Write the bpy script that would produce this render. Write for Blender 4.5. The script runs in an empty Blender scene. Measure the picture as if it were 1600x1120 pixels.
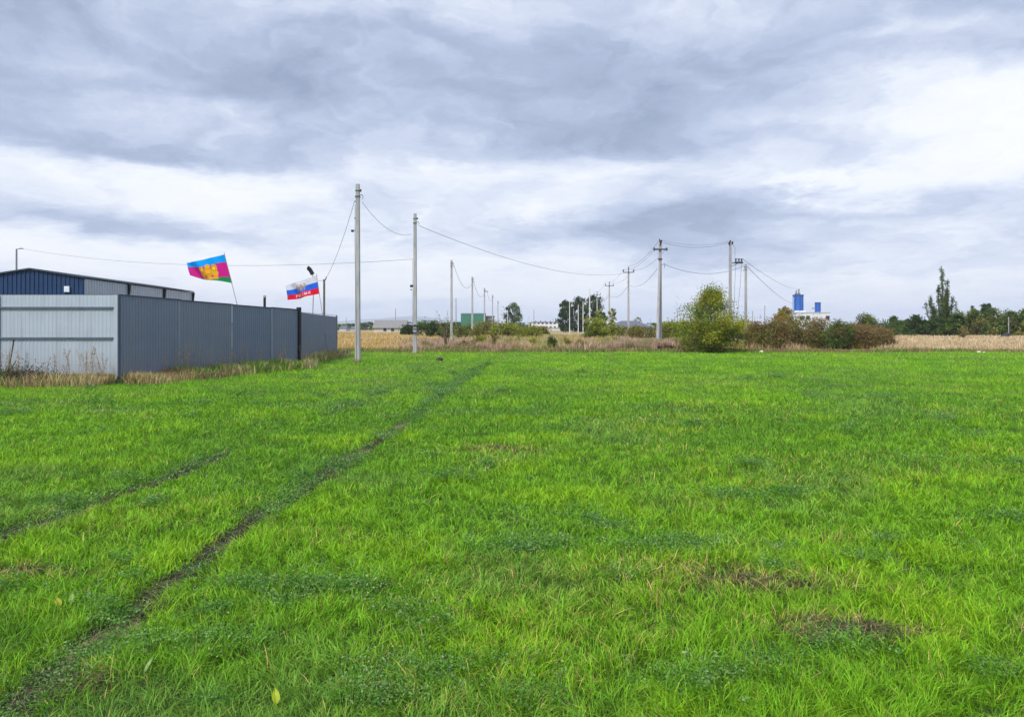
import bpy, math, random
import numpy as np
from mathutils import Vector
R = math.radians
S = bpy.context.scene
COL = S.collection
rng = np.random.default_rng(7)
random.seed(7)

# ------------------------------------------------------------ camera, sky, sun, exposure
EYE = 1.7; F = 1155.0; HZ = 511.0
cam_d = bpy.data.cameras.new('camera'); cam = bpy.data.objects.new('camera', cam_d); COL.objects.link(cam)
cam.location = (0, 0, EYE); cam.rotation_euler = (R(90), 0, 0)
cam_d.sensor_width = 36; cam_d.lens = 36 * F / 1600
cam_d.shift_y = -(560 - HZ) / 1600
cam_d.clip_start = 0.1; cam_d.clip_end = 30000
S.camera = cam
S.view_settings.view_transform = 'Standard'; S.view_settings.look = 'None'
S.view_settings.gamma = 1; S.view_settings.exposure = 0.25

SUN_EL, SUN_AZ = R(48), R(215)          # azimuth from +Y towards +X: behind the camera, to the left
W = bpy.data.worlds.new('World'); S.world = W; W.use_nodes = True

def build_sky():
    nt = W.node_tree; N = nt.nodes; L = nt.links; N.clear()
    def nd(t, **k):
        n = N.new(t)
        for a, b in k.items(): setattr(n, a, b)
        return n
    def m(op, a, b=None, c=None, clamp=False):
        n = nd('ShaderNodeMath', operation=op, use_clamp=clamp)
        for i, v in enumerate((a, b, c)):
            if v is None: continue
            if isinstance(v, (int, float)): n.inputs[i].default_value = v
            else: L.new(v, n.inputs[i])
        return n.outputs[0]
    tc = nd('ShaderNodeTexCoord'); sp = nd('ShaderNodeSeparateXYZ'); L.new(tc.outputs['Generated'], sp.inputs[0])
    x, y, z = sp.outputs
    zz = m('ADD', m('MAXIMUM', z, 0.0), 0.16)
    cb = nd('ShaderNodeCombineXYZ'); L.new(m('DIVIDE', x, zz), cb.inputs[0]); L.new(m('DIVIDE', y, zz), cb.inputs[1])
    P = cb.outputs[0]
    def noise(vec, scale, detail, rough, off=(0, 0, 0), sc=(1, 1, 1), dist=0.0):
        mp = nd('ShaderNodeMapping'); mp.inputs['Location'].default_value = off; mp.inputs['Scale'].default_value = sc
        L.new(vec, mp.inputs[0]); n = nd('ShaderNodeTexNoise'); n.inputs['Scale'].default_value = scale
        n.inputs['Detail'].default_value = detail; n.inputs['Roughness'].default_value = rough
        n.inputs['Distortion'].default_value = dist
        L.new(mp.outputs[0], n.inputs['Vector']); return n
    az = m('ARCTAN2', x, y); el = m('ARCSINE', z)
    # angular warp so that the large masses get ragged edges
    w1 = noise(P, 1.3, 9, 0.62, (3, 1, 0)); sw = nd('ShaderNodeSeparateColor'); L.new(w1.outputs['Color'], sw.inputs[0])
    u = m('ADD', az, m('MULTIPLY', m('SUBTRACT', sw.outputs[0], 0.5), 0.42))
    v = m('ADD', el, m('MULTIPLY', m('SUBTRACT', sw.outputs[1], 0.5), 0.14))
    acc = None
    # (px, py, half width, half height, amount): masses of bright and dark cloud by direction
    BL = [(250, 285, 300, 34, .42), (800, 268, 240, 30, .55), (880, 325, 150, 34, .22), (560, 330, 200, 40, .22), (1540, 330, 230, 110, .34),
          (1450, 160, 260, 36, .34), (1560, 200, 200, 60, .35), (1290, 285, 130, 12, .30), (330, 425, 320, 34, .42), (60, 395, 160, 30, .25),
          (600, 450, 620, 45, .24), (1200, 475, 500, 45, .22), (650, 400, 300, 30, .14), (300, 172, 260, 18, .08), (50, 62, 130, 16, .28), (620, 20, 300, 16, .10),
          (1480, 60, 160, 12, .20), (880, 165, 120, 14, .10), (1330, 430, 90, 10, .22), (1540, 450, 220, 16, .18), (480, 380, 160, 20, .14),
          (1110, 345, 170, 38, -.42), (1330, 322, 200, 14, -.30), (1000, 285, 90, 22, -.20), (1180, 395, 120, 22, -.20), (640, 140, 560, 60, -.20),
          (1080, 190, 420, 52, -.20), (320, 245, 300, 14, -.26), (130, 345, 240, 14, -.18), (830, 375, 130, 22, -.16), (250, 95, 330, 34, -.16),
          (200, 215, 380, 16, -.16), (1200, 60, 360, 50, -.12), (480, 55, 300, 20, -.10), (1300, 460, 160, 12, -.10), (80, 120, 160, 20, -.08)]
    for px, py, a, b, amt in BL:
        U = math.atan((px - 800) / F); V = math.atan((HZ - py) / F * math.cos(U)); A = a / F; B = b / F
        du = m('DIVIDE', m('SUBTRACT', u, U), A); dv = m('DIVIDE', m('SUBTRACT', v, V), B)
        d2 = m('ADD', m('MULTIPLY', du, du), m('MULTIPLY', dv, dv))
        g = m('MULTIPLY', m('POWER', 2.718, m('MULTIPLY', d2, -1.0)), amt)
        acc = g if acc is None else m('ADD', acc, g)
    n1 = noise(P, 1.2, 10, 0.58, (11, 5, 0), (1, .8, 1), 0.1)
    ca = nd('ShaderNodeCombineXYZ'); L.new(m('MULTIPLY', u, 1.0), ca.inputs[0]); L.new(m('MULTIPLY', v, 2.1), ca.inputs[1])
    n2 = noise(ca.outputs[0], 5.6, 10, 0.60, (2, 9, 0), (1, 1, 1), 0.15)
    n3 = noise(ca.outputs[0], 17.0, 8, 0.60, (7, 3, 0), (1, 1, 1), 0.2)
    # structure is strongest where bright and dark cloud meet
    f = m('ADD', m('ADD', 0.38, acc), m('MULTIPLY', m('SUBTRACT', n1.outputs[0], 0.5), 0.60))
    f = m('ADD', f, m('MULTIPLY', m('SUBTRACT', n2.outputs[0], 0.5), 0.98))
    f = m('ADD', f, m('MULTIPLY', m('SUBTRACT', n3.outputs[0], 0.5), 0.46))
    f = m('ADD', m('MULTIPLY', f, 0.95), 0.065)
    rp = nd('ShaderNodeValToRGB'); L.new(f, rp.inputs[0]); E = rp.color_ramp.elements
    E[0].position = 0.0; E[0].color = (.26, .32, .46, 1)
    E[1].position = 1.0; E[1].color = (.93, .935, .95, 1)
    for p_, c in ((.25, (.38, .447, .615, 1)), (.48, (.55, .615, .765, 1)), (.66, (.72, .77, .87, 1)), (.82, (.86, .885, .92, 1))):
        e = E.new(p_); e.color = c
    # the overcast vault grows brighter towards the zenith
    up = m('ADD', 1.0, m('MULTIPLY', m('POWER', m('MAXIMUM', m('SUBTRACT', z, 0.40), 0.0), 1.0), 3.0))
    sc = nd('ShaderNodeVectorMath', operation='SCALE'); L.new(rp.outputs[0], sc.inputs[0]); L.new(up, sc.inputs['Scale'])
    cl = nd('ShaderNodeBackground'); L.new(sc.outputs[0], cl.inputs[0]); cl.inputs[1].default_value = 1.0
    sky = nd('ShaderNodeTexSky', sky_type='NISHITA'); sky.sun_disc = False
    sky.sun_elevation = SUN_EL; sky.sun_rotation = SUN_AZ; sky.dust_density = 2.0
    sb = nd('ShaderNodeBackground'); L.new(sky.outputs[0], sb.inputs[0]); sb.inputs[1].default_value = 0.10
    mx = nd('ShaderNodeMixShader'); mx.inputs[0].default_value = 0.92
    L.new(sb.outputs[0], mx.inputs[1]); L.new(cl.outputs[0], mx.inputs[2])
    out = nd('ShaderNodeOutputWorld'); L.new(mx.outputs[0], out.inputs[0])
build_sky()

sd = bpy.data.lights.new('sun', 'SUN'); sd.energy = 3.4; sd.angle = R(9); sd.color = (1, .96, .9)
sun = bpy.data.objects.new('sun', sd); COL.objects.link(sun)
dvec = Vector((math.sin(SUN_AZ) * math.cos(SUN_EL), math.cos(SUN_AZ) * math.cos(SUN_EL), math.sin(SUN_EL)))
sun.rotation_euler = dvec.to_track_quat('Z', 'Y').to_euler()

# ------------------------------------------------------------ helpers
def at(px, D, py=None):
    """a spot on the ground (or at the height seen at row py) D metres ahead"""
    return ((px - 800) / F * D, D, 0.0 if py is None else EYE + (HZ - py) / F * D)
def hgt(py, D): return EYE + (HZ - py) / F * D
def m_px(n, D): return n / F * D

MATS = {}
def mat(name, col, rough=.8, metal=0, var=.12, scale=6, bump=0, attr=False, trans=0, spec=.3, stretch=(1, 1, 1), col2=None, coords='Object'):
    if name in MATS: return MATS[name]
    M = bpy.data.materials.new(name); M.use_nodes = True; MATS[name] = M
    nt = M.node_tree; N = nt.nodes; L = nt.links; b = N['Principled BSDF']; out = N['Material Output']
    b.inputs['Roughness'].default_value = rough; b.inputs['Metallic'].default_value = metal
    b.inputs['Specular IOR Level'].default_value = spec
    if attr:
        a = N.new('ShaderNodeAttribute'); a.attribute_name = 'Col'; csock = a.outputs['Color']
    else:
        tc = N.new('ShaderNodeTexCoord'); mp = N.new('ShaderNodeMapping'); mp.inputs['Scale'].default_value = stretch
        L.new(tc.outputs[coords], mp.inputs[0])
        n = N.new('ShaderNodeTexNoise'); n.inputs['Scale'].default_value = scale; n.inputs['Detail'].default_value = 6
        n.inputs['Roughness'].default_value = .65
        L.new(mp.outputs[0], n.inputs['Vector'])
        r = N.new('ShaderNodeValToRGB'); L.new(n.outputs[0], r.inputs[0])
        c2 = col2 or [min(1, c * (1 + var)) for c in col]; c1 = [c * (1 - var) for c in col]
        r.color_ramp.elements[0].position = .3; r.color_ramp.elements[0].color = (*c1, 1)
        r.color_ramp.elements[1].position = .7; r.color_ramp.elements[1].color = (*c2, 1)
        csock = r.outputs[0]
        if bump:
            bp = N.new('ShaderNodeBump'); bp.inputs['Strength'].default_value = bump; bp.inputs['Distance'].default_value = .02
            L.new(n.outputs[0], bp.inputs['Height']); L.new(bp.outputs[0], b.inputs['Normal'])
    L.new(csock, b.inputs['Base Color'])
    if trans:
        t = N.new('ShaderNodeBsdfTranslucent'); L.new(csock, t.inputs[0])
        mx = N.new('ShaderNodeMixShader'); mx.inputs[0].default_value = trans
        L.new(b.outputs[0], mx.inputs[1]); L.new(t.outputs[0], mx.inputs[2]); L.new(mx.outputs[0], out.inputs[0])
    return M

def tag(o, label=None, cat=None, group=None, kind=None):
    if label: o['label'] = label
    if cat: o['category'] = cat
    if group: o['group'] = group
    if kind: o['kind'] = kind
    return o
def empty(name, loc, label, cat, group=None, rz=0):
    o = bpy.data.objects.new(name, None); COL.objects.link(o); o.location = loc; o.rotation_euler.z = rz
    o.empty_display_size = .3
    return tag(o, label, cat, group)
def link(name, me, m, parent=None, loc=(0, 0, 0)):
    o = bpy.data.objects.new(name, me); COL.objects.link(o); o.location = loc
    if m is not None: me.materials.append(m)
    if parent is not None: o.parent = parent
    return o

class MB:
    def __init__(s): s.v = []; s.f = []
    def box(s, x0, x1, y0, y1, z0, z1):
        n = len(s.v)
        s.v += [(x0, y0, z0), (x1, y0, z0), (x1, y1, z0), (x0, y1, z0), (x0, y0, z1), (x1, y0, z1), (x1, y1, z1), (x0, y1, z1)]
        s.f += [tuple(n + i for i in q) for q in ((0, 3, 2, 1), (4, 5, 6, 7), (0, 1, 5, 4), (1, 2, 6, 5), (2, 3, 7, 6), (3, 0, 4, 7))]
        return s
    def tube(s, pts, rad, n=8, cap=True):
        pts = [Vector(p) for p in pts]; base = len(s.v)
        rad = rad if isinstance(rad, (list, tuple)) else [rad] * len(pts)
        for i, p in enumerate(pts):
            d = (pts[min(i + 1, len(pts) - 1)] - pts[max(i - 1, 0)])
            d = d.normalized() if d.length > 1e-9 else Vector((0, 0, 1))
            a = d.cross(Vector((0, 0, 1)) if abs(d.z) < .9 else Vector((1, 0, 0))).normalized(); b = d.cross(a)
            for k in range(n):
                t = 2 * math.pi * k / n
                s.v.append(tuple(p + (a * math.cos(t) + b * math.sin(t)) * rad[i]))
        for i in range(len(pts) - 1):
            for k in range(n):
                k2 = (k + 1) % n
                s.f.append((base + i * n + k, base + (i + 1) * n + k, base + (i + 1) * n + k2, base + i * n + k2))
        if cap:
            s.f.append(tuple(base + k for k in range(n))); s.f.append(tuple(base + (len(pts) - 1) * n + k for k in reversed(range(n))))
        return s
    def prism(s, pts, off):
        """polygon pts extruded by vector off"""
        n = len(pts); b = len(s.v); o = Vector(off)
        s.v += [tuple(Vector(p)) for p in pts] + [tuple(Vector(p) + o) for p in pts]
        s.f.append(tuple(b + i for i in range(n))); s.f.append(tuple(b + n + i for i in reversed(range(n))))
        for i in range(n):
            j = (i + 1) % n; s.f.append((b + i, b + n + i, b + n + j, b + j))
        return s
    def build(s, name, m, parent=None, bevel=0, smooth=False):
        me = bpy.data.meshes.new(name); me.from_pydata(s.v, [], s.f); me.update()
        import bmesh
        bm = bmesh.new(); bm.from_mesh(me); bmesh.ops.recalc_face_normals(bm, faces=bm.faces)
        if bevel: bmesh.ops.bevel(bm, geom=bm.edges[:], offset=bevel, segments=1, affect='EDGES')
        bm.to_mesh(me); bm.free()
        if smooth: me.shade_smooth()
        return link(name, me, m, parent)

def np_mesh(name, V, T, C=None):
    me = bpy.data.meshes.new(name)
    V = np.ascontiguousarray(V, np.float32).reshape(-1, 3); T = np.ascontiguousarray(T, np.int32).reshape(-1, 3)
    me.vertices.add(len(V)); me.vertices.foreach_set('co', V.ravel())
    me.loops.add(T.size); me.loops.foreach_set('vertex_index', T.ravel())
    me.polygons.add(len(T)); me.polygons.foreach_set('loop_start', np.arange(0, T.size, 3, dtype=np.int32))
    me.polygons.foreach_set('loop_total', np.full(len(T), 3, np.int32))
    me.update(calc_edges=True)
    if C is not None:
        a = me.color_attributes.new('Col', 'FLOAT_COLOR', 'POINT')
        c4 = np.ones((len(V), 4), np.float32); c4[:, :3] = C; a.data.foreach_set('color', c4.ravel())
    return me

# smooth lattice noise in numpy, 0..1
_lat = np.random.default_rng(3).random((256, 256))
def vn(x, y, s, seed=0):
    x = np.asarray(x) / s + seed * 17.3; y = np.asarray(y) / s + seed * 9.7
    xi = np.floor(x).astype(int); yi = np.floor(y).astype(int); fx = x - xi; fy = y - yi
    fx = fx * fx * (3 - 2 * fx); fy = fy * fy * (3 - 2 * fy)
    g = lambda i, j: _lat[i % 256, j % 256]
    return (g(xi, yi) * (1 - fx) + g(xi + 1, yi) * fx) * (1 - fy) + (g(xi, yi + 1) * (1 - fx) + g(xi + 1, yi + 1) * fx) * fy
def fbm(x, y, s, seed=0):
    return (vn(x, y, s, seed) + .5 * vn(x, y, s / 2.1, seed + 1) + .25 * vn(x, y, s / 4.3, seed + 2)) / 1.75

def blades(x, y, z, h, w, lean, phi, col, tip=None, nseg=3, tw=None):
    """curved tapering grass blades as one triangle soup"""
    n = len(x); ts = {3: [0, .4, .75, 1], 2: [0, .55, 1], 1: [0, 1]}[nseg]
    dx, dy = np.cos(phi), np.sin(phi); a = phi + (rng.random(n) * 2 - 1) * 1.2 + math.pi / 2 if tw is None else tw
    sx, sy = np.cos(a), np.sin(a); rows = []; cols = []
    for i, t in enumerate(ts):
        cx = x + dx * lean * h * t * t; cy = y + dy * lean * h * t * t; cz = z + h * (t - .38 * np.minimum(lean, 1.3) * t * t)
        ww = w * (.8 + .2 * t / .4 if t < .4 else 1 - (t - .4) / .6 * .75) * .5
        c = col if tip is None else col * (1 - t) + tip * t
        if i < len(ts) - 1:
            rows += [np.stack([cx - sx * ww, cy - sy * ww, cz], 1), np.stack([cx + sx * ww, cy + sy * ww, cz], 1)]; cols += [c, c]
        else: rows.append(np.stack([cx, cy, cz], 1)); cols.append(c)
    k = len(rows); V = np.stack(rows, 1).reshape(-1, 3); C = np.stack(cols, 1).reshape(-1, 3)
    tri = []
    for i in range(nseg - 1): tri += [(2 * i, 2 * i + 1, 2 * i + 3), (2 * i, 2 * i + 3, 2 * i + 2)]
    tri.append((2 * nseg - 2, 2 * nseg - 1, 2 * nseg))
    T = (np.arange(n)[:, None, None] * k + np.array(tri)[None]).reshape(-1, 3)
    return V, T, C
def merge(parts):
    Vs, Ts, Cs = [], [], []; o = 0
    for V, T, C in parts: Vs.append(V); Ts.append(T + o); Cs.append(C); o += len(V)
    return np.concatenate(Vs), np.concatenate(Ts), np.concatenate(Cs)
def leaves(P, size, col, flat=0.0, asp=.55):
    """folded diamond leaves at points P"""
    n = len(P); d = rng.normal(size=(n, 3)); d[:, 2] *= (1 - flat); d /= np.linalg.norm(d, axis=1)[:, None] + 1e-9
    r = rng.normal(size=(n, 3)); s = np.cross(d, r); s /= np.linalg.norm(s, axis=1)[:, None] + 1e-9
    if flat:
        s[:, 2] *= (1 - flat); s /= np.linalg.norm(s, axis=1)[:, None] + 1e-9
    nn = np.cross(d, s); L_ = (size * (0.6 + .8 * rng.random(n)))[:, None]
    a = P - d * L_ * .5; b = P + s * L_ * asp * .5 + nn * L_ * .12; c = P + d * L_ * .5; e = P - s * L_ * asp * .5 + nn * L_ * .12
    V = np.stack([a, b, c, e], 1).reshape(-1, 3); C = np.repeat(col, 4, 0)
    T = (np.arange(n)[:, None, None] * 4 + np.array([(0, 1, 2), (0, 2, 3)])[None]).reshape(-1, 3)
    return V, T, C
def jitcol(base, n, amt=.25, alt=None, p=0.0):
    c = np.array(base)[None] * (1 + amt * (rng.random((n, 1)) * 2 - 1)) * (1 + .08 * rng.normal(size=(n, 3)))
    if alt is not None:
        k = rng.random(n) < p; c[k] = np.array(alt) * (1 + amt * (rng.random((k.sum(), 1)) * 2 - 1))
    return np.clip(c, .004, 1)

# ------------------------------------------------------------ tracks and bare spots of the field (ground plan)
TR1 = np.array([(2.2, -2.12), (3.33, -2.16), (4.28, -2.22), (5.18, -2.24), (6.15, -2.24), (7.03, -2.19), (9.17, -2.07), (13.2, -1.83), (19.8, -1.72), (33, -1.15), (44, -.6)])
TR2 = np.array([(2.2, -4.2), (5.97, -4.13), (6.35, -4.07), (8.4, -3.85), (10.7, -3.7), (13.6, -3.5), (19.8, -3.35), (33, -2.9), (44, -2.4)])
def track(x, y):
    wob = (fbm(x, y, .5, 5) - .5) * .22
    d1 = np.abs(x + wob - np.interp(y, TR1[:, 0], TR1[:, 1])) / (.075 + .075 * vn(x, y, .7, 14))
    d2 = np.abs(x + wob - np.interp(y, TR2[:, 0], TR2[:, 1])) / .12
    t1 = np.exp(-d1 ** 2) * (.72 + .5 * np.clip(vn(x * .6, y, .55, 8) * 2.4 - .6, 0, 1)) * np.clip(1.2 - y / 30, .12, 1)
    t2 = np.exp(-d2 ** 2) * np.clip(vn(x, y, 1.1, 12) * 2.6 - 1.15, 0, 1) * np.clip(1.3 - y / 30, .15, 1)
    return np.clip(np.maximum(t1, t2), 0, 1)
SPOTS = [(1.62, 4.85, .55, .22, .62), (1.25, 5.0, .5, .2, .45), (1.92, 4.03, .26, .10, 1.15), (1.6, 3.98, .16, .07, 1.1), (1.75, 4.13, .34, .12, .7), (2.86, 4.05, .12, .12, .9),
         (-3.45, 5.1, .5, .16, .55), (-.25, 10.2, .5, .3, .6), (2.5, 5.9, .4, .15, .25), (-2.0, 3.5, .25, .12, .4)]
def bare(x, y):
    r = np.zeros_like(x)
    for a, b, c, d, k in SPOTS:
        q = ((x - a + (vn(x, y, .13, 3) - .5) * .25) / c) ** 2 + ((y - b + (vn(x, y, .11, 4) - .5) * .15) / d) ** 2
        r = np.maximum(r, k * np.exp(-q))
    return r
def gz(x, y):
    return (fbm(x, y, 1.3, 21) - .5) * .07 * np.clip(1.4 - y / 40, .2, 1) - .035 * track(x, y)

# ------------------------------------------------------------ the ground
def ground_mat(name, field):
    M = bpy.data.materials.new(name); M.use_nodes = True; nt = M.node_tree; N = nt.nodes; L = nt.links; b = N['Principled BSDF']
    b.inputs['Roughness'].default_value = 1; b.inputs['Specular IOR Level'].default_value = .1
    tc = N.new('ShaderNodeTexCoord')
    def noise(s, d=6, st=(1, 1, 1)):
        mp = N.new('ShaderNodeMapping'); mp.inputs['Scale'].default_value = st; L.new(tc.outputs['Object'], mp.inputs[0])
        n = N.new('ShaderNodeTexNoise'); n.inputs['Scale'].default_value = s; n.inputs['Detail'].default_value = d
        n.inputs['Roughness'].default_value = .7; L.new(mp.outputs[0], n.inputs['Vector']); return n.outputs[0]
    def ramp(s, *st):
        r = N.new('ShaderNodeValToRGB'); L.new(s, r.inputs[0]); e = r.color_ramp.elements
        e[0].position, e[0].color = st[0][0], (*st[0][1], 1); e[1].position, e[1].color = st[-1][0], (*st[-1][1], 1)
        for p, c in st[1:-1]: q = e.new(p); q.color = (*c, 1)
        return r.outputs[0]
    def mix(f, a, c, k=None):
        m = N.new('ShaderNodeMix'); m.data_type = 'RGBA'
        if k: m.blend_type = k
        if isinstance(f, float): m.inputs[0].default_value = f
        else: L.new(f, m.inputs[0])
        L.new(a, m.inputs[6]); L.new(c, m.inputs[7]); return m.outputs[2]
    if field:
        c = ramp(noise(30, 8), (.3, (.020, .034, .010)), (.5, (.04, .075, .015)), (.72, (.07, .14, .02)))
        at_ = N.new('ShaderNodeAttribute'); at_.attribute_name = 'Col'
        soil = ramp(noise(60, 8), (.3, (.012, .009, .007)), (.55, (.038, .030, .022)), (.8, (.10, .085, .065)))
        sc = N.new('ShaderNodeSeparateColor'); L.new(at_.outputs['Color'], sc.inputs[0])
        c = mix(sc.outputs[0], c, soil)
    else:
        a = ramp(noise(.012, 4), (.35, (.20, .155, .075)), (.5, (.30, .24, .12)), (.65, (.12, .15, .045)))
        d = ramp(noise(1.2, 8), (.3, (.09, .07, .035)), (.6, (.33, .26, .14)), (.8, (.42, .34, .2)))
        c = mix(.5, a, d)
    L.new(c, b.inputs['Base Color'])
    bp = N.new('ShaderNodeBump'); bp.inputs['Strength'].default_value = .8; bp.inputs['Distance'].default_value = .03
    L.new(noise(40, 8), bp.inputs['Height']); L.new(bp.outputs[0], b.inputs['Normal'])
    return M

def ground():
    mb = MB(); s = 9000
    mb.v = [(-s, -200, -.02), (s, -200, -.02), (s, 12000, -.02), (-s, 12000, -.02)]; mb.f = [(0, 1, 2, 3)]
    tag(mb.build('ground', ground_mat('dry_plain', False)), kind='structure')
    ys = np.concatenate([np.arange(-6, 2, .5), np.arange(2, 14, .06), np.arange(14, 50.3, .4)])
    xs = np.concatenate([np.arange(-60, -7, 1.0), np.arange(-7, 7, .06), np.arange(7, 61, 1.0)])
    X, Y = np.meshgrid(xs, ys); x, y = X.ravel(), Y.ravel()
    Z = gz(x, y) + .012
    V = np.stack([x, y, Z], 1); w = len(xs); h = len(ys)
    i = (np.arange(h - 1)[:, None] * w + np.arange(w - 1)[None]).ravel()
    T = np.concatenate([np.stack([i, i + 1, i + w + 1], 1), np.stack([i, i + w + 1, i + w], 1)])
    g = np.clip(track(x, y) * 1.1 + bare(x, y) * 1.2, 0, 1)
    me = np_mesh('field_soil', V, T, np.stack([g] * 3, 1))
    tag(link('field_soil', me, ground_mat('field_earth', True)), kind='structure')
ground()

# ------------------------------------------------------------ grass of the field
M_GRASS = mat('grass_blade', (1, 1, 1), attr=True, rough=.5, trans=.30, spec=.12)
M_LEAF = mat('leaf_mix', (1, 1, 1), attr=True, rough=.8, trans=.30, spec=.04)
M_DRY = mat('dry_stalk', (1, 1, 1), attr=True, rough=.8, trans=.2, spec=.15)
FEDGE = 49.5
def edge(x): return FEDGE + (fbm(x, x * 0, 5, 31) - .5) * 4
# footprint of the fenced yard: no meadow inside
def in_yard(x, y):
    xl = np.where(y < 30.7, np.interp(y, [22.06, 30.7], [-11.75, -8.85]), np.interp(y, [30.7, 43.6], [-9.6, -10.4]))
    return (y > 21.9) & (y < 44) & (x < xl + .05)
def grass():
    parts = []
    def sample(y0, y1, k, wide):
        # points with density falling with distance
        area_n = 0; ys = np.linspace(y0, y1, 200); dens = 4500 * (np.maximum(ys, 3.3) / 3.5) ** -1.4 * k
        wd = np.maximum(ys * 1.385, 4) * wide; pdf = dens * wd; n = int(np.trapezoid(pdf, ys)) if hasattr(np, 'trapezoid') else int(np.trapz(pdf, ys))
        cdf = np.cumsum(pdf); cdf /= cdf[-1]
        y = np.interp(rng.random(n), cdf, ys); x = (rng.random(n) - .5) * np.maximum(y * 1.385, 4) * wide
        return x, y
    for (y0, y1, nseg, k, wide) in ((2.3, 8, 3, 2.5, 1.45), (8, 18, 2, 2.2, 1.3), (18, 51.5, 1, 2.1, 1.2)):
        x, y = sample(y0, y1, k, wide)
        # tufting: pull blades towards tuft centres
        cs = .055; jx = np.floor(x / cs) * cs; 
        tft = vn(x, y, .09, 40); keep = rng.random(len(x)) < .18 + .65 * tft + .75 * np.clip(vn(x, y, .31, 44) * 1.7 - .25, 0, 1)
        t = track(x, y); b = bare(x, y)
        keep &= rng.random(len(x)) > np.maximum(np.clip(t * 1.35, 0, .97), b * .75)
        keep &= (y < edge(x)) & ~in_yard(x, y)
        x, y, t, b, tft = x[keep], y[keep], t[keep], b[keep], tft[keep]
        n = len(x); D = np.maximum(y, 3.3)
        big = fbm(x, y, 3.2, 50); mid = fbm(x, y, .8, 60); sm = vn(x, y, .22, 66)
        h = (.036 + .055 * rng.random(n) ** 1.2) * (.62 + .75 * mid + .25 * sm) * (1 + .012 * D) * (1 - .6 * t) * (1 - .25 * b)
        h *= np.where(rng.random(n) < .05, 1.5, 1) * (.65 + .7 * vn(x, y, .12, 71))
        w = .0037 * (D / 3.5) ** .70 * (.6 + .8 * rng.random(n))
        lean = .25 + 1.1 * rng.random(n) ** 1.3 + .3 * t
        # tufts share a lean direction
        phi = vn(x, y, .13, 70) * 12 + rng.normal(size=n) * 1.0
        g1 = np.array((.150, .335, .014)); g2 = np.array((.112, .270, .016)); g3 = np.array((.235, .43, .012)); g4 = np.array((.125, .24, .050))
        f = np.clip((big - .36) * 3.2, 0, 1)[:, None]; col = g2 * (1 - f) + g1 * f
        f = np.clip((mid - .52) * 4, 0, 1)[:, None]; col = col * (1 - f * .55) + g3 * f * .55
        f = np.clip((fbm(x, y, 1.6, 80) - .56) * 6, 0, 1)[:, None]; col = col * (1 - f * .55) + g4 * f * .55
        dry = np.clip(b * 1.1 + .02 + .10 * (fbm(x, y, 2.3, 90) > .6) + .07 * (y > 40), 0, .85)
        isd = rng.random(n) < dry * .8; straw = np.array((.40, .345, .10))
        col = np.where(isd[:, None], straw, col)
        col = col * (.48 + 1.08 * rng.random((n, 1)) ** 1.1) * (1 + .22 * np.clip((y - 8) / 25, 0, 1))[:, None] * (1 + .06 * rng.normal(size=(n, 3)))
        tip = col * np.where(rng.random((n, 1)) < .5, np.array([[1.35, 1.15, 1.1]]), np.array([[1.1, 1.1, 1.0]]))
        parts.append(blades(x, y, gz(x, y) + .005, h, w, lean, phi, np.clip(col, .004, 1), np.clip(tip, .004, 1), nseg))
    V, T, C = merge(parts)
    o = link('grass', np_mesh('grass', V, T, C), M_GRASS)
    tag(o, 'bright green uneven meadow grass covering the whole foreground field', 'grass', kind='stuff')
    # low broad-leaved weeds: in the wheel tracks and in scattered patches
    P = []; Cc = []; Sz = []
    y = 2.3 + (40 - 2.3) * rng.random(90000) ** 1.9; x = (rng.random(len(y)) - .5) * np.maximum(y * 1.385, 4) * 1.35
    t = track(x, y); pt = fbm(x, y, .9, 101); pm = vn(x, y, .35, 103)
    keep = (rng.random(len(x)) < np.clip(t * .22, 0, 1)) | (rng.random(len(x)) < np.clip((pt - .62) * 2.4, 0, .4) * (pm > .4) * (y < 16))
    keep &= ~in_yard(x, y) & (bare(x, y) < .6)
    x, y, t = x[keep], y[keep], t[keep]
    # extra weeds dropped directly on the tracks
    yt = 2.3 + 28 * rng.random(4200) ** 1.3
    xt = np.interp(yt, TR1[:, 0], TR1[:, 1]) + rng.normal(size=len(yt)) * .11
    ye = 2.3 + 20 * rng.random(1300) ** 1.2; xe = np.interp(ye, TR2[:, 0], TR2[:, 1]) + rng.normal(size=len(ye)) * .14
    k2 = (vn(xe, ye, 1.1, 12) > .5) & (rng.random(len(xe)) < .6); k1 = (vn(xt, yt, .4, 15) > .45) & (rng.random(len(xt)) < .75)
    x = np.concatenate([x, xt[k1], xe[k2]]); y = np.concatenate([y, yt[k1], ye[k2]])
    # scattered darker clumps, each a loose rosette of many small leaves
    cx, cy = [], []
    for _ in range(110):
        yc = 2.6 + 30 * random.random() ** 1.7; xc = (random.random() - .5) * max(yc * 1.385, 4) * 1.25; rc = random.uniform(.05, .20) * (1 + yc * .02); m_ = int(520 * rc * (1 if yc < 9 else .5))
        if in_yard(np.array([xc]), np.array([yc]))[0]: continue
        for _k in range(m_): cx.append(xc + random.gauss(0, rc * .8)); cy.append(yc + random.gauss(0, rc * .5))
    for xc, yc, rx_, ry_, m_ in ((-1.55, 4.75, .30, .12, 260), (-1.0, 4.7, .2, .10, 120), (-1.75, 4.35, .08, .06, 60), (.05, 5.6, .2, .12, 120), (2.1, 7.2, .3, .15, 160), (-.2, 3.6, .25, .1, 130), (.9, 3.5, .25, .1, 120), (1.1, 5.6, .25, .1, 120), (2.35, 3.55, .12, .08, 80), (-.6, 3.35, .2, .08, 110), (-2.3, 4.3, .12, .08, 70)):
        for _k in range(m_): cx.append(xc + random.gauss(0, rx_ * .7)); cy.append(yc + random.gauss(0, ry_ * .7))
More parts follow.
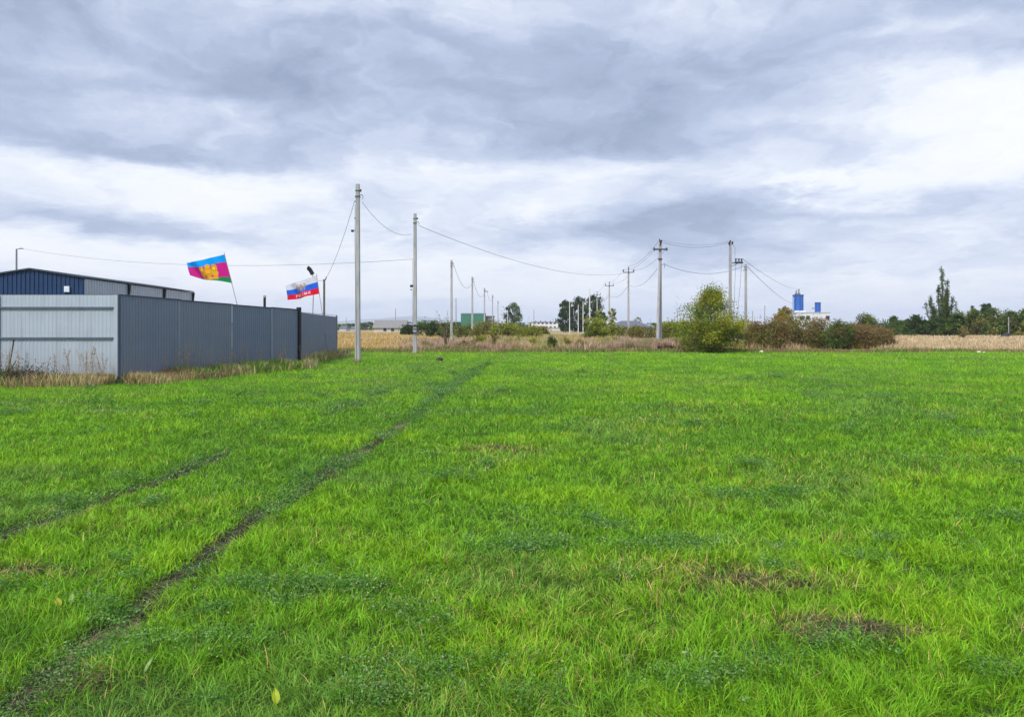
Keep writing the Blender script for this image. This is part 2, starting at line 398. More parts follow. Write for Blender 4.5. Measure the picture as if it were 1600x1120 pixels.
    x = np.concatenate([x, cx]); y = np.concatenate([y, cy])
    print('weeds', len(x))
    for i in range(len(x)):
        nl = random.randint(7, 14); sz = random.uniform(.009, .018) * (max(y[i], 3.5) / 3.5) ** .5
        rr = sz * 2.0
        q = rng.normal(size=(nl, 3)) * rr; q[:, 2] = np.abs(q[:, 2]) * .9 + .02 + random.random() * .055
        q += (x[i], y[i], 0); P.append(q)
        base = random.choice([(.16, .30, .06), (.10, .23, .045), (.14, .27, .07), (.07, .19, .03), (.08, .24, .02), (.24, .34, .15)])
        Cc.append(np.tile(np.array(base) * random.uniform(.7, 1.2), (nl, 1))); Sz.append(np.full(nl, sz))
    P = np.concatenate(P); P[:, 2] += gz(P[:, 0], P[:, 1])
    V, T, C = leaves(P, np.concatenate(Sz), np.concatenate(Cc), flat=.15)
    o = link('low_weeds', np_mesh('low_weeds', V, T, C), M_LEAF)
    tag(o, 'low grey green broad leaved weeds along the wheel tracks and in patches', 'weeds', kind='stuff')
    # churned clods and dead thatch in tracks and bare spots
    yt = 2.3 + 32 * rng.random(26000) ** 1.7; xt = np.interp(yt, TR1[:, 0], TR1[:, 1]) + rng.normal(size=len(yt)) * .10
    ye = 2.3 + 20 * rng.random(9000) ** 1.4; xe = np.interp(ye, TR2[:, 0], TR2[:, 1]) + rng.normal(size=len(ye)) * .09
    k2 = vn(xe, ye, 1.1, 12) > .42; xs, ys = [xt, xe[k2]], [yt, ye[k2]]
    for a, b_, c, d, k in SPOTS:
        n = int(5200 * c * k); xs.append(a + rng.normal(size=n) * c * .6); ys.append(b_ + rng.normal(size=n) * d * .65)
    x = np.concatenate(xs); y = np.concatenate(ys); n = len(x)
    keep = rng.random(n) < np.clip(track(x, y) + bare(x, y) * 1.2, .1, 1); x, y = x[keep], y[keep]; n = len(x)
    col = jitcol((.17, .14, .08), n, .4, (.035, .03, .02), .62)
    D = np.maximum(y, 3.3)
    V, T, C = blades(x, y, gz(x, y) + .012, .05 * (.5 + rng.random(n)), .0042 * (D / 3.5) ** .6, 1.0 + 2 * rng.random(n), rng.random(n) * 6.3, col, col * 1.2, 2)
    o = link('dead_thatch', np_mesh('dead_thatch', V, T, C), M_DRY)
    tag(o, 'brown dead grass thatch lying in the wheel ruts and worn spots', 'dead grass', kind='stuff')
grass()

# ------------------------------------------------------------ dry grass beyond the field and by the fence
def dry_patch(name, label, pts, h, cols, wfac=1.0, lean=.25, nseg=2, seed=False, hvar=.5, cat='dry grass'):
    x, y = pts[:, 0], pts[:, 1]; n = len(x)
    ci = np.clip(((fbm(x, y, 3.0, 130) - .3) * 2.5 * len(cols)).astype(int), 0, len(cols) - 1)
    ci = np.where(rng.random(n) < .35, rng.integers(0, len(cols), n), ci)
    col = np.array(cols)[ci] * 1.12 * (.7 + .6 * rng.random((n, 1)))
    hh = .70 * h * (1 - hvar + 2 * hvar * rng.random(n)) * (.30 + .65 * vn(x, y, .8, 133) + .75 * fbm(x, y * .5, 4, 135))
    w = .0009 * np.sqrt(x * x + y * y) * wfac * (.6 + .8 * rng.random(n))
    V, T, C = blades(x, y, np.zeros(n), hh, w, lean * (.3 + 1.6 * rng.random(n)), rng.random(n) * 6.3, np.clip(col, 0, 1), np.clip(col * 1.15, 0, 1), nseg)
    o = link(name, np_mesh(name, V, T, C), M_DRY)
    return tag(o, label, cat, kind='stuff')
def scatter(n, D0, D1, px0, px1, power=1.0):
    D = D0 + (D1 - D0) * rng.random(n) ** power; px = px0 + (px1 - px0) * rng.random(n) + rng.normal(size=n) * (22 if px1 - px0 < 330 else 10)
    return np.stack([(px - 800) / F * D, D], 1)
TAN = [(.42, .32, .19), (.36, .27, .15), (.50, .40, .25)]
PINK = [(.33, .22, .16), (.38, .27, .20), (.26, .16, .12)]
OLIVE_ = [(.17, .19, .06)]
GOLD = [(.40, .27, .085), (.33, .22, .07), (.46, .33, .12)]
dry_patch('dry_meadow', 'pale tan dry meadow behind the green field on the far right', scatter(60000, 51, 116, 1380, 1800, 1.4), .55, TAN, 1.0)
dry_patch('dry_meadow', 'golden dry meadow behind the end of the fence', scatter(60000, 52, 190, 430, 665, 1.6), .5, GOLD + TAN[:1], 1.0)
dry_patch('dry_meadow', 'pinkish brown dead grass in front of the bare sapling and the left pole row', scatter(42000, 51.5, 80, 655, 770, 1.4), .6, OLIVE_[:1] + PINK + TAN[:1], 1.0)
dry_patch('dry_meadow', 'yellowish rank grass below the far white building', scatter(42000, 52, 110, 760, 960, 1.3), .8, GOLD[:1] + TAN[:2] + PINK[:1] + [(.26, .26, .08), (.34, .31, .12), (.16, .2, .06)], 1.0)
dry_patch('dry_meadow', 'reddish dead grass in front of the pole with the strut', scatter(42000, 51, 75, 925, 1080, 1.3), .75, OLIVE_[:1] + PINK + [(.44, .34, .24), (.2, .13, .09)], 1.0)
dry_patch('dry_meadow', 'mixed brown grass behind the big yellow green bush', scatter(30000, 53, 100, 1060, 1400, 1.3), .7, TAN[:2] + GOLD[:2] + PINK, 1.0)
fp = []
for px_, D_q in ((559, 35.0), (648.5, 45.5)):
    a_, b_, _ = at(px_, D_q); an = rng.random(150) * 6.3; rr_ = .14 + np.abs(rng.normal(size=150)) * .10
    fp.append(np.stack([a_ + np.cos(an) * rr_, b_ + np.sin(an) * rr_], 1))
dry_patch('pole_foot_grass', 'longer mixed grass tufts around the feet of the two nearest poles', np.concatenate(fp), .34, [(.12, .22, .03), (.16, .24, .04), (.30, .25, .1)], .8, .3)
n = 26000; ex = (rng.random(n) - .5) * 80
ep = np.stack([ex, edge(ex) + rng.normal(size=n) * .7 + .5], 1)
dry_patch('field_margin', 'ragged brown and green margin at the far edge of the green field', ep, .34, [(.16, .18, .05), (.25, .20, .09), (.12, .17, .04), (.20, .13, .07)], 1.1)

# ------------------------------------------------------------ metal fence
P_LIGHT = mat('sheet_light', (.40, .455, .51), rough=.45, metal=.25, var=.06, scale=1.5, spec=.4)
P_DARK = mat('sheet_grey_blue', (.165, .195, .265), rough=.42, metal=.25, var=.10, scale=1.2, spec=.4)
P_CAP = mat('dark_trim', (.07, .085, .12), rough=.5, metal=.2)
P_RAIL = mat('rail_steel', (.10, .13, .17), rough=.6, metal=.2, var=.2)
P_BLACK = mat('black_paint', (.018, .018, .02), rough=.5)
def dirty(M, amt):
    nt = M.node_tree; N = nt.nodes; L = nt.links; b = N['Principled BSDF']; src = b.inputs['Base Color'].links[0].from_socket
    tc = N.new('ShaderNodeTexCoord'); sp = N.new('ShaderNodeSeparateXYZ'); L.new(tc.outputs['Object'], sp.inputs[0])
    n = N.new('ShaderNodeTexNoise'); n.inputs['Scale'].default_value = 2.2; n.inputs['Detail'].default_value = 8; n.inputs['Roughness'].default_value = .7; L.new(tc.outputs['Object'], n.inputs['Vector'])
    a = N.new('ShaderNodeMapRange'); a.inputs[1].default_value = 1.1; a.inputs[2].default_value = .1; L.new(sp.outputs[2], a.inputs[0])
    m1 = N.new('ShaderNodeMath'); m1.operation = 'MULTIPLY'; L.new(a.outputs[0], m1.inputs[0]); L.new(n.outputs[0], m1.inputs[1])
    # faint streaks down the whole sheet
    mp = N.new('ShaderNodeMapping'); mp.inputs['Scale'].default_value = (3, 3, .25); L.new(tc.outputs['Object'], mp.inputs[0])
    n2 = N.new('ShaderNodeTexNoise'); n2.inputs['Scale'].default_value = 1.6; n2.inputs['Detail'].default_value = 8; L.new(mp.outputs[0], n2.inputs['Vector'])
    a2 = N.new('ShaderNodeMapRange'); a2.inputs[1].default_value = .5; a2.inputs[2].default_value = .75; a2.inputs[4].default_value = .45; L.new(n2.outputs[0], a2.inputs[0])
    m2 = N.new('ShaderNodeMath'); m2.operation = 'ADD'; L.new(m1.outputs[0], m2.inputs[0]); L.new(a2.outputs[0], m2.inputs[1])
    m3 = N.new('ShaderNodeMath'); m3.operation = 'MULTIPLY'; m3.use_clamp = True; m3.inputs[1].default_value = amt; L.new(m2.outputs[0], m3.inputs[0])
    x = N.new('ShaderNodeMix'); x.data_type = 'RGBA'; L.new(m3.outputs[0], x.inputs[0]); L.new(src, x.inputs[6]); x.inputs[7].default_value = (.20, .17, .13, 1)
    L.new(x.outputs[2], b.inputs['Base Color'])
    bp = N.new('ShaderNodeBump'); bp.inputs['Strength'].default_value = .35; bp.inputs['Distance'].default_value = .03
    n3 = N.new('ShaderNodeTexNoise'); n3.inputs['Scale'].default_value = 1.1; n3.inputs['Detail'].default_value = 2; L.new(tc.outputs['Object'], n3.inputs['Vector'])
    L.new(n3.outputs[0], bp.inputs['Height']); L.new(bp.outputs[0], b.inputs['Normal'])
    return M
P_DARKS = [dirty(P_DARK, .55)] + [dirty(mat('sheet_grey_blue_' + w_, c_, rough=.42, metal=.25, var=.10, scale=1.2, spec=.4), .55) for w_, c_ in (('warm', (.175, .20, .26)), ('cool', (.15, .185, .26)))]
dirty(P_LIGHT, .6)
def corrug(length, h0, h1, z0, pitch=.2, depth=.022, z0b=None):
    """trapezoid profiled sheet running along +x of its own frame, relief towards -y"""
    prof = [(0, 0), (.42, 0), (.52, 1), (.88, 1), (.98, 0)]; xs = []; ds = []
    k = int(length / pitch)
    for i in range(k + 1):
        for a, d in prof:
            X = (i + a) * pitch
            if X <= length: xs.append(X); ds.append(d * depth)
    xs.append(length); ds.append(0); mb = MB(); z0b = z0 if z0b is None else z0b
    for X, d in zip(xs, ds):
        t = X / length; mb.v += [(X, -d, z0 + (z0b - z0) * t), (X, -d, h0 + (h1 - h0) * t)]
    for i in range(len(xs) - 1): mb.f.append((2 * i, 2 * i + 2, 2 * i + 3, 2 * i + 1))
    return mb
def local(root, a, b):
    root.rotation_euler.z = math.atan2(b[1] - a[1], b[0] - a[0])
A0 = (-26.0, 22.06); A1 = (-11.75, 22.06); B1 = (-8.85, 30.7); C0 = (-9.62, 31.2); C1 = (-10.35, 43.6)
def plen(a, b): return math.hypot(b[0] - a[0], b[1] - a[1])
# front run: sheets with back rails and posts showing
fr = empty('metal_fence', (*A0, 0), 'light grey blue sheet metal fence run facing the camera with two dark rails', 'fence', 'sheet metal fence around the yard')
L0 = plen(A0, A1)
nb = 4; bay = L0 / nb
for i in range(nb):
    mb = corrug(bay - .01, 2.655, 2.655, .30, .115, .006); o = mb.build('panel', P_LIGHT, fr); o.location.x = i * bay
for z in (2.28, 1.375):
    mb = MB().box(.02, L0 - .13, -.062, -.022, z - .022, z + .022); mb.build('rail', P_RAIL, fr)
for i in range(nb + 1):
    X = i * bay; X = min(X, L0 - .07)
    mb = MB().box(X - (.03 if i < nb else .06), X + (.03 if i < nb else .065), -.068 if i < nb else -.035, -.02, .12, 2.66)
    mb.build('post', P_LIGHT if i == nb else P_CAP, fr)
MB().box(0, L0 - .0, .002, .04, 2.648, 2.675).build('top_trim', P_CAP, fr)
MB().box(0, L0 - .06, .01, .05, .05, .30).build('base_strip', mat('dark_base', (.06, .045, .045), var=.5, scale=3), fr)
# long side run
sr = empty('metal_fence', (*A1, 0), 'long dark grey blue corrugated sheet metal fence run receding to the right', 'fence', 'sheet metal fence around the yard')
local(sr, A1, B1); LS = plen(A1, B1)
cuts = [0, .27, .55, .8, 1.0]
def hh(t): return 2.655 + (2.42 - 2.655) * t
for i in range(len(cuts) - 1):
    t0, t1 = cuts[i], cuts[i + 1]; lg = (t1 - t0) * LS - .012
    st = (.015, .0, -.012, .006)[i % 4]
    mb = corrug(lg, hh(t0) + st, hh(t1) + st, .16, .115, .014); o = mb.build('panel', P_DARKS[i % 3], sr); o.location.x = t0 * LS + .006
    cp = MB(); X0, X1 = t0 * LS, t1 * LS - .004
    cp.prism([(X0, -.032, hh(t0) + st - .02), (X1, -.032, hh(t1) + st - .02), (X1, -.032, hh(t1) + st + .014), (X0, -.032, hh(t0) + st + .014)], (0, .06, 0))
    cp.build('top_trim', P_CAP, sr)
MB().box(-.035, .045, -.045, .03, .14, 2.68).build('corner_trim', P_CAP, sr)
MB().box(LS * .8 - .035, LS * .8 + .035, -.03, -.024, .16, 2.44).build('seam_strip', mat('pale_seam', (.22, .25, .29), rough=.5), sr)
MB().box(LS - .09, LS + .04, -.09, .06, 0, 2.52).build('post', P_BLACK, sr)
# far run, set back after the dark post
f2 = empty('metal_fence', (*C0, 0), 'short far sheet metal fence run set back beyond the black post', 'fence', 'sheet metal fence around the yard')
local(f2, C0, C1); L2 = plen(C0, C1)
for i, (t0, t1, s) in enumerate(((0, .2, .05), (.2, 1, -.03))):
    lg = (t1 - t0) * L2 - .012
    o = corrug(lg, 2.43 + s - .1 * t0, 2.43 + s - .1 * t1, .1, .115, .014).build('panel', P_DARK, f2); o.location.x = t0 * L2
    MB().box(t0 * L2, t1 * L2 - .02, -.03, .03, 2.43 + s - .1 * t0, 2.445 + s - .1 * t0).build('top_trim', P_CAP, f2)
MB().box(.2 * L2 - .05, .2 * L2 + .04, -.06, -.024, .1, 2.5).build('post', mat('pale_seam', (.22, .25, .29)), f2)
MB().box(L2 - .04, L2 + .04, -.05, .04, 0, 2.38).build('post', mat('pale_seam', (.22, .25, .29)), f2)
# dry weeds under the fence
n = 17000
t = rng.random(n); bx_ = A0[0] + 9 + (A1[0] - A0[0] - 9) * t; p1 = np.stack([bx_, 22.0 - np.abs(rng.normal(size=n)) * .55 - .05], 1)
n2 = 26000; t = rng.random(n2) ** .9; off = np.abs(rng.normal(size=n2)) * (.55 - .25 * t) + .04
dxy = np.array((B1[0] - A1[0], B1[1] - A1[1])) / LS; nrm = np.array((dxy[1], -dxy[0]))
p2 = np.array(A1)[None] + dxy[None] * (t * LS)[:, None] + nrm[None] * off[:, None]
n3 = 5000; t = rng.random(n3); p3 = np.stack([C0[0] + .1 + (C1[0] - C0[0]) * t + np.abs(rng.normal(size=n3)) * .35, C0[1] + (C1[1] - C0[1]) * t], 1)
pp = np.concatenate([p1, p2, p3]); kk = vn(pp[:, 0], pp[:, 1], .5, 140) + rng.random(len(pp)) * .5 > .42
dry_patch('dry_weeds', 'golden brown dry weeds growing along the foot of the metal fence', pp[kk], .46,
          [(.36, .27, .13), (.29, .21, .10), (.20, .14, .085), (.15, .21, .045), (.12, .22, .035), (.14, .24, .03), (.42, .34, .19)], .75, .35, 3, hvar=.6)
# tall thin dead stalks with seed heads
sx = np.concatenate([-15.2 + 3.4 * rng.random(34), np.array(A1)[0] + (B1[0] - A1[0]) * rng.random(30)])
st = []; lf = []
for i, X in enumerate(sx):
    if i < 34: x, y = X, 21.8 - random.random() * .5
    else:
        t = (X - A1[0]) / (B1[0] - A1[0]); x = X + .25 + random.random() * .3; y = A1[1] + (B1[1] - A1[1]) * t
    h = random.uniform(.6, 1.15); lx = random.uniform(-.25, .25); m = 26
    tt = np.linspace(0, 1, m); P = np.stack([x + lx * tt ** 2, np.full(m, y), h * tt], 1)
    st.append((P[::5].tolist() + [P[-1].tolist()], h))
    q = P[rng.integers(m // 2, m, 34)] + rng.normal(size=(34, 3)) * .025; lf.append(q)
mb = MB()
for pts, h in st: mb.tube(pts, .005, 4)
o = mb.build('dead_stalks', mat('stalk', (.30, .22, .13)))
q = np.concatenate(lf); V, T, C = leaves(q, np.full(len(q), .045), jitcol((.33, .25, .15), len(q), .4), asp=.35)
me = np_mesh('seed_heads', V, T, C); s_ = link('seed_heads', me, M_DRY, o)
tag(o, 'thin tall dead weed stalks with pale seed heads in front of the fence', 'dead stalks', kind='stuff')
# dark broken stalk against the front run
dk = empty('dead_stalk', (-14.75, 21.75, 0), 'dark bent dead weed stalk leaning against the light front fence', 'dead stalk')
MB().tube([(0, 0, 0), (-.08, 0, .35), (-.03, 0, .6), (.02, 0, .85), (.08, .02, 1.33)], [.018, .014, .012, .012, .02], 5).build('stem', P_BLACK, dk)
MB().tube([(-.06, 0, .3), (.04, 0, .5), (.17, 0, .72)], [.016, .014, .008], 5).build('side_branch', P_BLACK, dk)
# leafy dark weeds lump at the left foot of the fence
def shrub_leaves(cx, cy, rx, ry, h, n, size, cols, seed=0, hollow=.0, zc=.5):
    """leaf cloud made of many small clumps inside a rounded, uneven volume"""
    nc = max(8, int(n / 70)); a = rng.normal(size=(nc, 3)); a /= np.linalg.norm(a, axis=1)[:, None]; r = rng.random(nc) ** (1 / 2.4)
    c = a * r[:, None] * np.array((rx, ry, h * .5)); c[:, 2] += h * .52
    c[:, 2] *= (.82 + .36 * rng.random(nc)); c = c[c[:, 2] > .02]
    k = rng.integers(0, len(c), n); sp = np.array((rx, ry, h)).mean() * .16
    P = c[k] + rng.normal(size=(n, 3)) * sp * (.5 + .9 * rng.random(len(c)))[k][:, None]; P[:, 2] = np.abs(P[:, 2])
    cc = np.array(cols)[rng.integers(0, len(cols), len(c))][k] * (.72 + .56 * rng.random((n, 1))) * (.8 + .4 * rng.random(len(c)))[k][:, None]
    P += (cx, cy, 0)
    return leaves(P, np.full(n, size), np.clip(cc, .004, 1)), c + np.array((cx, cy, 0))
M_BARK = mat('bark', (.11, .085, .06), rough=.95, var=.35, scale=9, bump=.5, stretch=(1, 1, .3))
M_TWIG = mat('twig', (.16, .115, .08), rough=.9, var=.3, scale=9)
def bush(name, label, cat, px, D, w_px, top_py, n, size, cols, group=None, depth=.7, stems=14, twig=True, basez=0, tops=0, loc=None, height=None):
    x, y, _ = at(px, D) if loc is None else (*loc, 0); h = hgt(top_py, D) if height is None else height; w = m_px(w_px, D)
    o = empty(name, (x, y, 0), label, cat, group)
    (V, T, C), cl = shrub_leaves(0, 0, w / 2 * .92, w / 2 * depth, h * .95, n, size, cols)
    if tops:
        k = int(n * .08); q = np.stack([rng.normal(size=k) * w * .22, rng.normal(size=k) * w * .15, h * (.75 + .35 * rng.random(k))], 1)
        V2, T2, C2 = leaves(q, np.full(k, size), jitcol(cols[0], k)); V, T, C = merge([(V, T, C), (V2, T2, C2)])
    link('foliage', np_mesh('foliage', V, T, C), M_LEAF, o)
    mb = MB(); k = cl[rng.integers(0, len(cl), stems)]
    for q in k:
        b = (q[0] * .15 + random.uniform(-.05, .05) * w, q[1] * .15, 0); mid = ((b[0] + q[0]) * .5 * .8, (b[1] + q[1]) * .5, q[2] * .5)
        e = (q[0] * 1.1, q[1] * 1.1, q[2] * 1.12)
        r = max(.012, h * .012); mb.tube([b, mid, e], [r * 1.3, r, r * .35], 5)
    mb.build('stems', M_TWIG, o)
    return o
def tree(name, label, cat, px, D, w_px, top_py, cols, n=5000, size=.3, env='round', group=None, base=.18, limbs=22, tr=.02, lean=0, bark=None, rag=(.55, 1.08)):
    x, y, _ = at(px, D); h = hgt(top_py, D); w = m_px(w_px, D) / 2
    o = empty(name, (x, y, 0), label, cat, group)
    if env == 'round': prof = lambda t: math.sqrt(max(0, 1 - (2 * t - 1) ** 2)) * (1 - .12 * t) + .05
    elif env == 'poplar': prof = lambda t: (1 - t) ** .8 * .55 + (.45 * math.exp(-((t - .12) / .14) ** 2)) + .05
    elif env == 'cone': prof = lambda t: (1 - t) * .9 + .1
    else: prof = lambda t: math.sin(math.pi * min(1, t * .75 + .25)) + .1
    top = Vector((lean * h, 0, h * .93))
    mb = MB(); pts = [Vector((top.x * s + random.uniform(-.02, .02) * w, random.uniform(-.02, .02) * w, h * .93 * s)) for s in (0, .15, .35, .6, .8, 1)]
    mb.tube(pts, [h * tr * k for k in (1.25, 1, .8, .5, .28, .08)], 8)
    P = []; K = []
    for i in range(limbs):
        t = (i + random.random()) / limbs; zt = h * (base + (1 - base) * t); a = i * 2.4 + random.random(); rr = w * prof(t) * random.uniform(*rag)
        end = Vector((math.cos(a) * rr + top.x * zt / h, math.sin(a) * rr * .9, zt))
        s = max(.08, min(.85, (zt - rr * (.9 if env != 'poplar' else 1.6)) / h + .05)); st_ = Vector((top.x * s, 0, h * .93 * s))
        md = st_.lerp(end, .55) + Vector((0, 0, -.03 * h if env != 'poplar' else -.05 * h))
        r = h * tr * .42 * (1 - t * .6); mb.tube([st_, md, end], [r, r * .6, r * .2], 5, cap=False)
        kcl = random.uniform(.5, 1.5); m = int(n / limbs * kcl); f = rng.random(m) ** .35
        cen = np.array(st_.lerp(end, .45)); cen = cen[None] * (1 - f[:, None]) + np.array(end)[None] * f[:, None]
        sp = (w * (.135 if env != 'poplar' else .045) + h * .010) * (.5 + .7 * random.random())
        q = cen + rng.normal(size=(m, 3)) * sp * np.array((1, 1, .85 if env != 'poplar' else 1.7)); P.append(q)
        K.append(jitcol(random.choice(cols), m, .3) * random.uniform(.75, 1.2))
    P = np.concatenate(P); P[:, 2] = np.maximum(P[:, 2], h * base * .5); K = np.clip(np.concatenate(K), .004, 1)
    V, T, C = leaves(P, np.full(len(P), size), K)
    link('crown', np_mesh('crown', V, T, C), M_LEAF, o); mb.build('trunk', bark or M_BARK, o)
    return o
YG = [(.25, .28, .03), (.19, .24, .03), (.32, .31, .035)]
DG = [(.050, .085, .025), (.065, .11, .028), (.038, .064, .022)]
MG = [(.10, .155, .03), (.13, .18, .035), (.085, .12, .035)]
RUST = [(.22, .135, .06), (.17, .115, .065), (.25, .185, .075), (.17, .17, .045)]
OLIVE = [(.18, .19, .045), (.22, .21, .05), (.14, .14, .045)]

(V, T, C), _ = shrub_leaves(0, 0, 1.5, .35, .42, 5200, .05, [(.10, .075, .055), (.13, .10, .05), (.07, .09, .035)])
o = link('withered_weeds', np_mesh('withered_weeds', V, T, C), M_LEAF, loc=(-14.6, 21.5, 0))
tag(o, 'dark withered leafy weeds at the left foot of the light front fence', 'weeds', kind='stuff')

# ------------------------------------------------------------ hangar behind the fence
def hangar():
    D0 = 45; x1 = at(132, D0)[0]; xr = at(48, D0)[0]; x0 = 2 * xr - x1; he = hgt(434.5, D0); hr = hgt(421.5, D0); D1 = 63.3; dx = at(300, D1)[0] - x1
    o = empty('hangar', (x0, D0, 0), 'blue gabled metal hangar with grey side wall behind the fence', 'hangar')
    w = x1 - x0; Lg = D1 - D0; blue = mat('hangar_blue', (.022, .052, .125), rough=.4, metal=.2, var=.12, scale=1)
    grey = mat('hangar_grey', (.36, .40, .46), rough=.45, metal=.2, var=.1, scale=1)
    # profiled gable
    mb = MB(); pitch = .27; xs = []; k = int(w / pitch) + 1
    for i in range(k):
        for a, d in ((0, 0), (.7, 0), (.76, .045), (.94, .045)):
            X = (i + a) * pitch
            if X < w: xs.append((X, -d))
    xs.append((w, 0))
    gh = lambda X: he + (hr - he) * (1 - abs(X - w / 2) / (w / 2))
    for X, d in xs: mb.v += [(X, d, 0), (X, d, gh(X))]
    for i in range(len(xs) - 1): mb.f.append((2 * i, 2 * i + 2, 2 * i + 3, 2 * i + 1))
    mb.build('gable_wall', blue, o)
    sw = corrug(Lg, he - .05, he - .05, 0, .35, .04).build('side_wall', grey, o); sw.location = (w, 0, 0); sw.rotation_euler.z = math.atan2(Lg, dx)
    bw = MB(); bw.v = [(0, 0, 0), (dx, Lg, 0), (dx, Lg, he), (0, 0, he)]; bw.f = [(0, 1, 2, 3)]
    bw.v += [(dx, Lg, 0), (w + dx, Lg, 0), (w + dx, Lg, he), (w / 2 + dx, Lg, hr), (dx, Lg, he)]; bw.f.append((4, 5, 6, 7, 8)); bw.build('rear_wall', grey, o)
    rf = MB(); e = .10
    for sgn in (-1, 1):
        xe = w / 2 + sgn * (w / 2 + e); ze = he - e * (hr - he) / (w / 2)
        rf.prism([(w / 2, -.15, hr + .02), (xe, -.15, ze + .02), (xe, -.15, ze + .11), (w / 2, -.15, hr + .11)], (dx, Lg + .3, 0))
    rf.build('roof', mat('roof_dark', (.05, .065, .085), rough=.5, metal=.3), o)
    # dark brackets under the eave on the side wall
    for pxb in (198, 254, 299):
        # where the side line crosses this column
        best = min(((abs(800 + F * (x1 + dx * t) / (D0 + Lg * t) - pxb), t) for t in np.linspace(0, 1, 400)))[1]
        bx0 = w + dx * best; by = Lg * best
        b = MB(); b.prism([(bx0 + .05, by, he - .02), (bx0 + .25, by, he - .02), (bx0 + .18, by, he - .7), (bx0 + .05, by, he - 1.0)], (0, .12, 0)); b.build('bracket', P_BLACK, o)
    cx = at(106, D0)[0] - x0; z0, z1 = hgt(456.5, D0), hgt(447.5, D0); ww = m_px(8, D0) / 2
    f = MB().box(cx - ww, cx + ww, -.14, -.05, z0, z1).build('window', mat('white_frame', (.75, .77, .8), rough=.3), o, bevel=.01)
    MB().box(cx - ww * .75, cx + ww * .75, -.146, -.143, z0 + .06, z1 - .05).build('pane', mat('pale_pane', (.6, .66, .75), rough=.15), f)
hangar()

# ------------------------------------------------------------ chimneys and posts in the yard
ch = empty('chimney_pipe', at(413.5, 34), 'black stove pipe standing up behind the long fence', 'pipe')
z1 = hgt(461.5, 34); MB().tube([(0, 0, 0), (0, 0, z1 - .1)], m_px(2, 34), 12).build('pipe', P_BLACK, ch)
MB().tube([(0, 0, z1 - .1), (0, 0, z1)], m_px(2.2, 34), 12).build('pipe_cap', mat('zinc', (.5, .5, .48), rough=.4, metal=.6), ch)

# ------------------------------------------------------------ flags
M_FLAG = mat('flag_cloth', (1, 1, 1), attr=True, rough=.7, trans=.35, spec=.15)
FONT = {'Р': ["1110", "1001", "1001", "1110", "1000", "1000", "1000"], 'О': ["0110", "1001", "1001", "1001", "1001", "1001", "0110"],
        'С': ["0111", "1000", "1000", "1000", "1000", "1000", "0111"], 'И': ["1001", "1001", "1011", "1011", "1101", "1101", "1001"],
        'Я': ["0111", "1001", "1001", "0111", "0101", "1001", "1001"]}
EAGLE = ["....#..#.#..#....", "...##...#...##...", "..##.#.###.#.##..", ".##...#####...##.", "##.#.#.###.#.#.##", "#.##.#######.##.#", "##.###########.##", "#.####.###.####.#",
         ".#.###.###.###.#.", ".##.#######.##...", "..#.########..#..", "...#..#####..#...", "...#.#.###.#.#...", "..##...###...##..", "...#..#####..#...", "......#.#.#......"]
def flag(name, label, quad, D, depth_fly, colfn, NX, NY, waves, parent):
    """quad: hoist top, hoist bottom, fly bottom, fly top in photo columns/rows, turned into world points at their distances"""
    ht, hb, fb, ft = [Vector((*at(q[0], D + dz)[:2], hgt(q[1], D + dz))) for q, dz in zip(quad, (0, 0, depth_fly, depth_fly))]
    o0 = ht; X, Y = np.meshgrid(np.linspace(0, 1, NX + 1), np.linspace(0, 1, NY + 1)); x, y = X.ravel(), Y.ravel()
    P = (np.outer((1 - x) * (1 - y), ht) + np.outer((1 - x) * y, hb) + np.outer(x * y, fb) + np.outer(x * (1 - y), ft))
    w1, w2, zs = waves; L_ = (ft - ht).length
    P[:, 1] += np.sin(x * w1 + y * 1.6) * .085 * L_ * np.minimum(1, x * 3) + np.sin(x * w2 + y * 4) * .03 * L_ * np.minimum(1, x * 3)
    P[:, 2] += np.sin(x * w1 * .9 + .6) * zs * L_ * x
    C = np.array([colfn(a, b) for a, b in zip((x), (y))])
    w = NX + 1; i = (np.arange(NY)[:, None] * w + np.arange(NX)[None]).ravel()
    T = np.concatenate([np.stack([i, i + 1, i + w + 1], 1), np.stack([i, i + w + 1, i + w], 1)])
    me = np_mesh(name, P - np.array(parent.location), T, C); me.shade_smooth(); return link('cloth', me, M_FLAG, parent)
def kuban(u, v):
    # azure, crimson (double), green bands with a golden crest of banners and oak wreath
    v = v * (1 - .24 * u) + .02 * math.sin(u * 9)
    if v < .27: c = (.0, .33, .85)
    elif v < .80: c = (.60, .015, .24)
    else: c = (.01, .26, .08)
    gold = (.78, .40, .012)
    def el(cx, cy, rx, ry): return ((u - cx) / rx) ** 2 + ((v - cy) / ry) ** 2 < 1
    def ring(cx, cy, rx, ry, k=.6):
        q = ((u - cx) / rx) ** 2 + ((v - cy) / ry) ** 2; return k < q < 1
    g = False
    if el(.47, .54, .085, .20): g = True                       # shield
    if el(.47, .30, .05, .09): g = True                        # princely hat
    if el(.345, .42, .075, .15) or el(.60, .42, .075, .15): g = True   # banners
    if el(.335, .62, .06, .13) or el(.61, .62, .06, .13): g = True
    if .30 < u < .66 and .74 < v < .86 and abs(v - .80) < .055 + .02 * math.cos(u * 40): g = True   # ribbon
    if g:
        c = gold
        if ring(.47, .54, .07, .165, .72) or ring(.345, .42, .055, .11, .7) or ring(.60, .42, .055, .11, .7): c = (.50, .16, .01)
        if abs(u - .47) < .035 and .60 < v < .64: c = (.55, .2, .01)
        if el(.345, .42, .03, .06) or el(.60, .42, .03, .06): c = (.85, .62, .05)
        if .30 < v < .42 and abs(u - .41) < .012 or .30 < v < .42 and abs(u - .535) < .012: c = (.55, .12, .08)
    return c
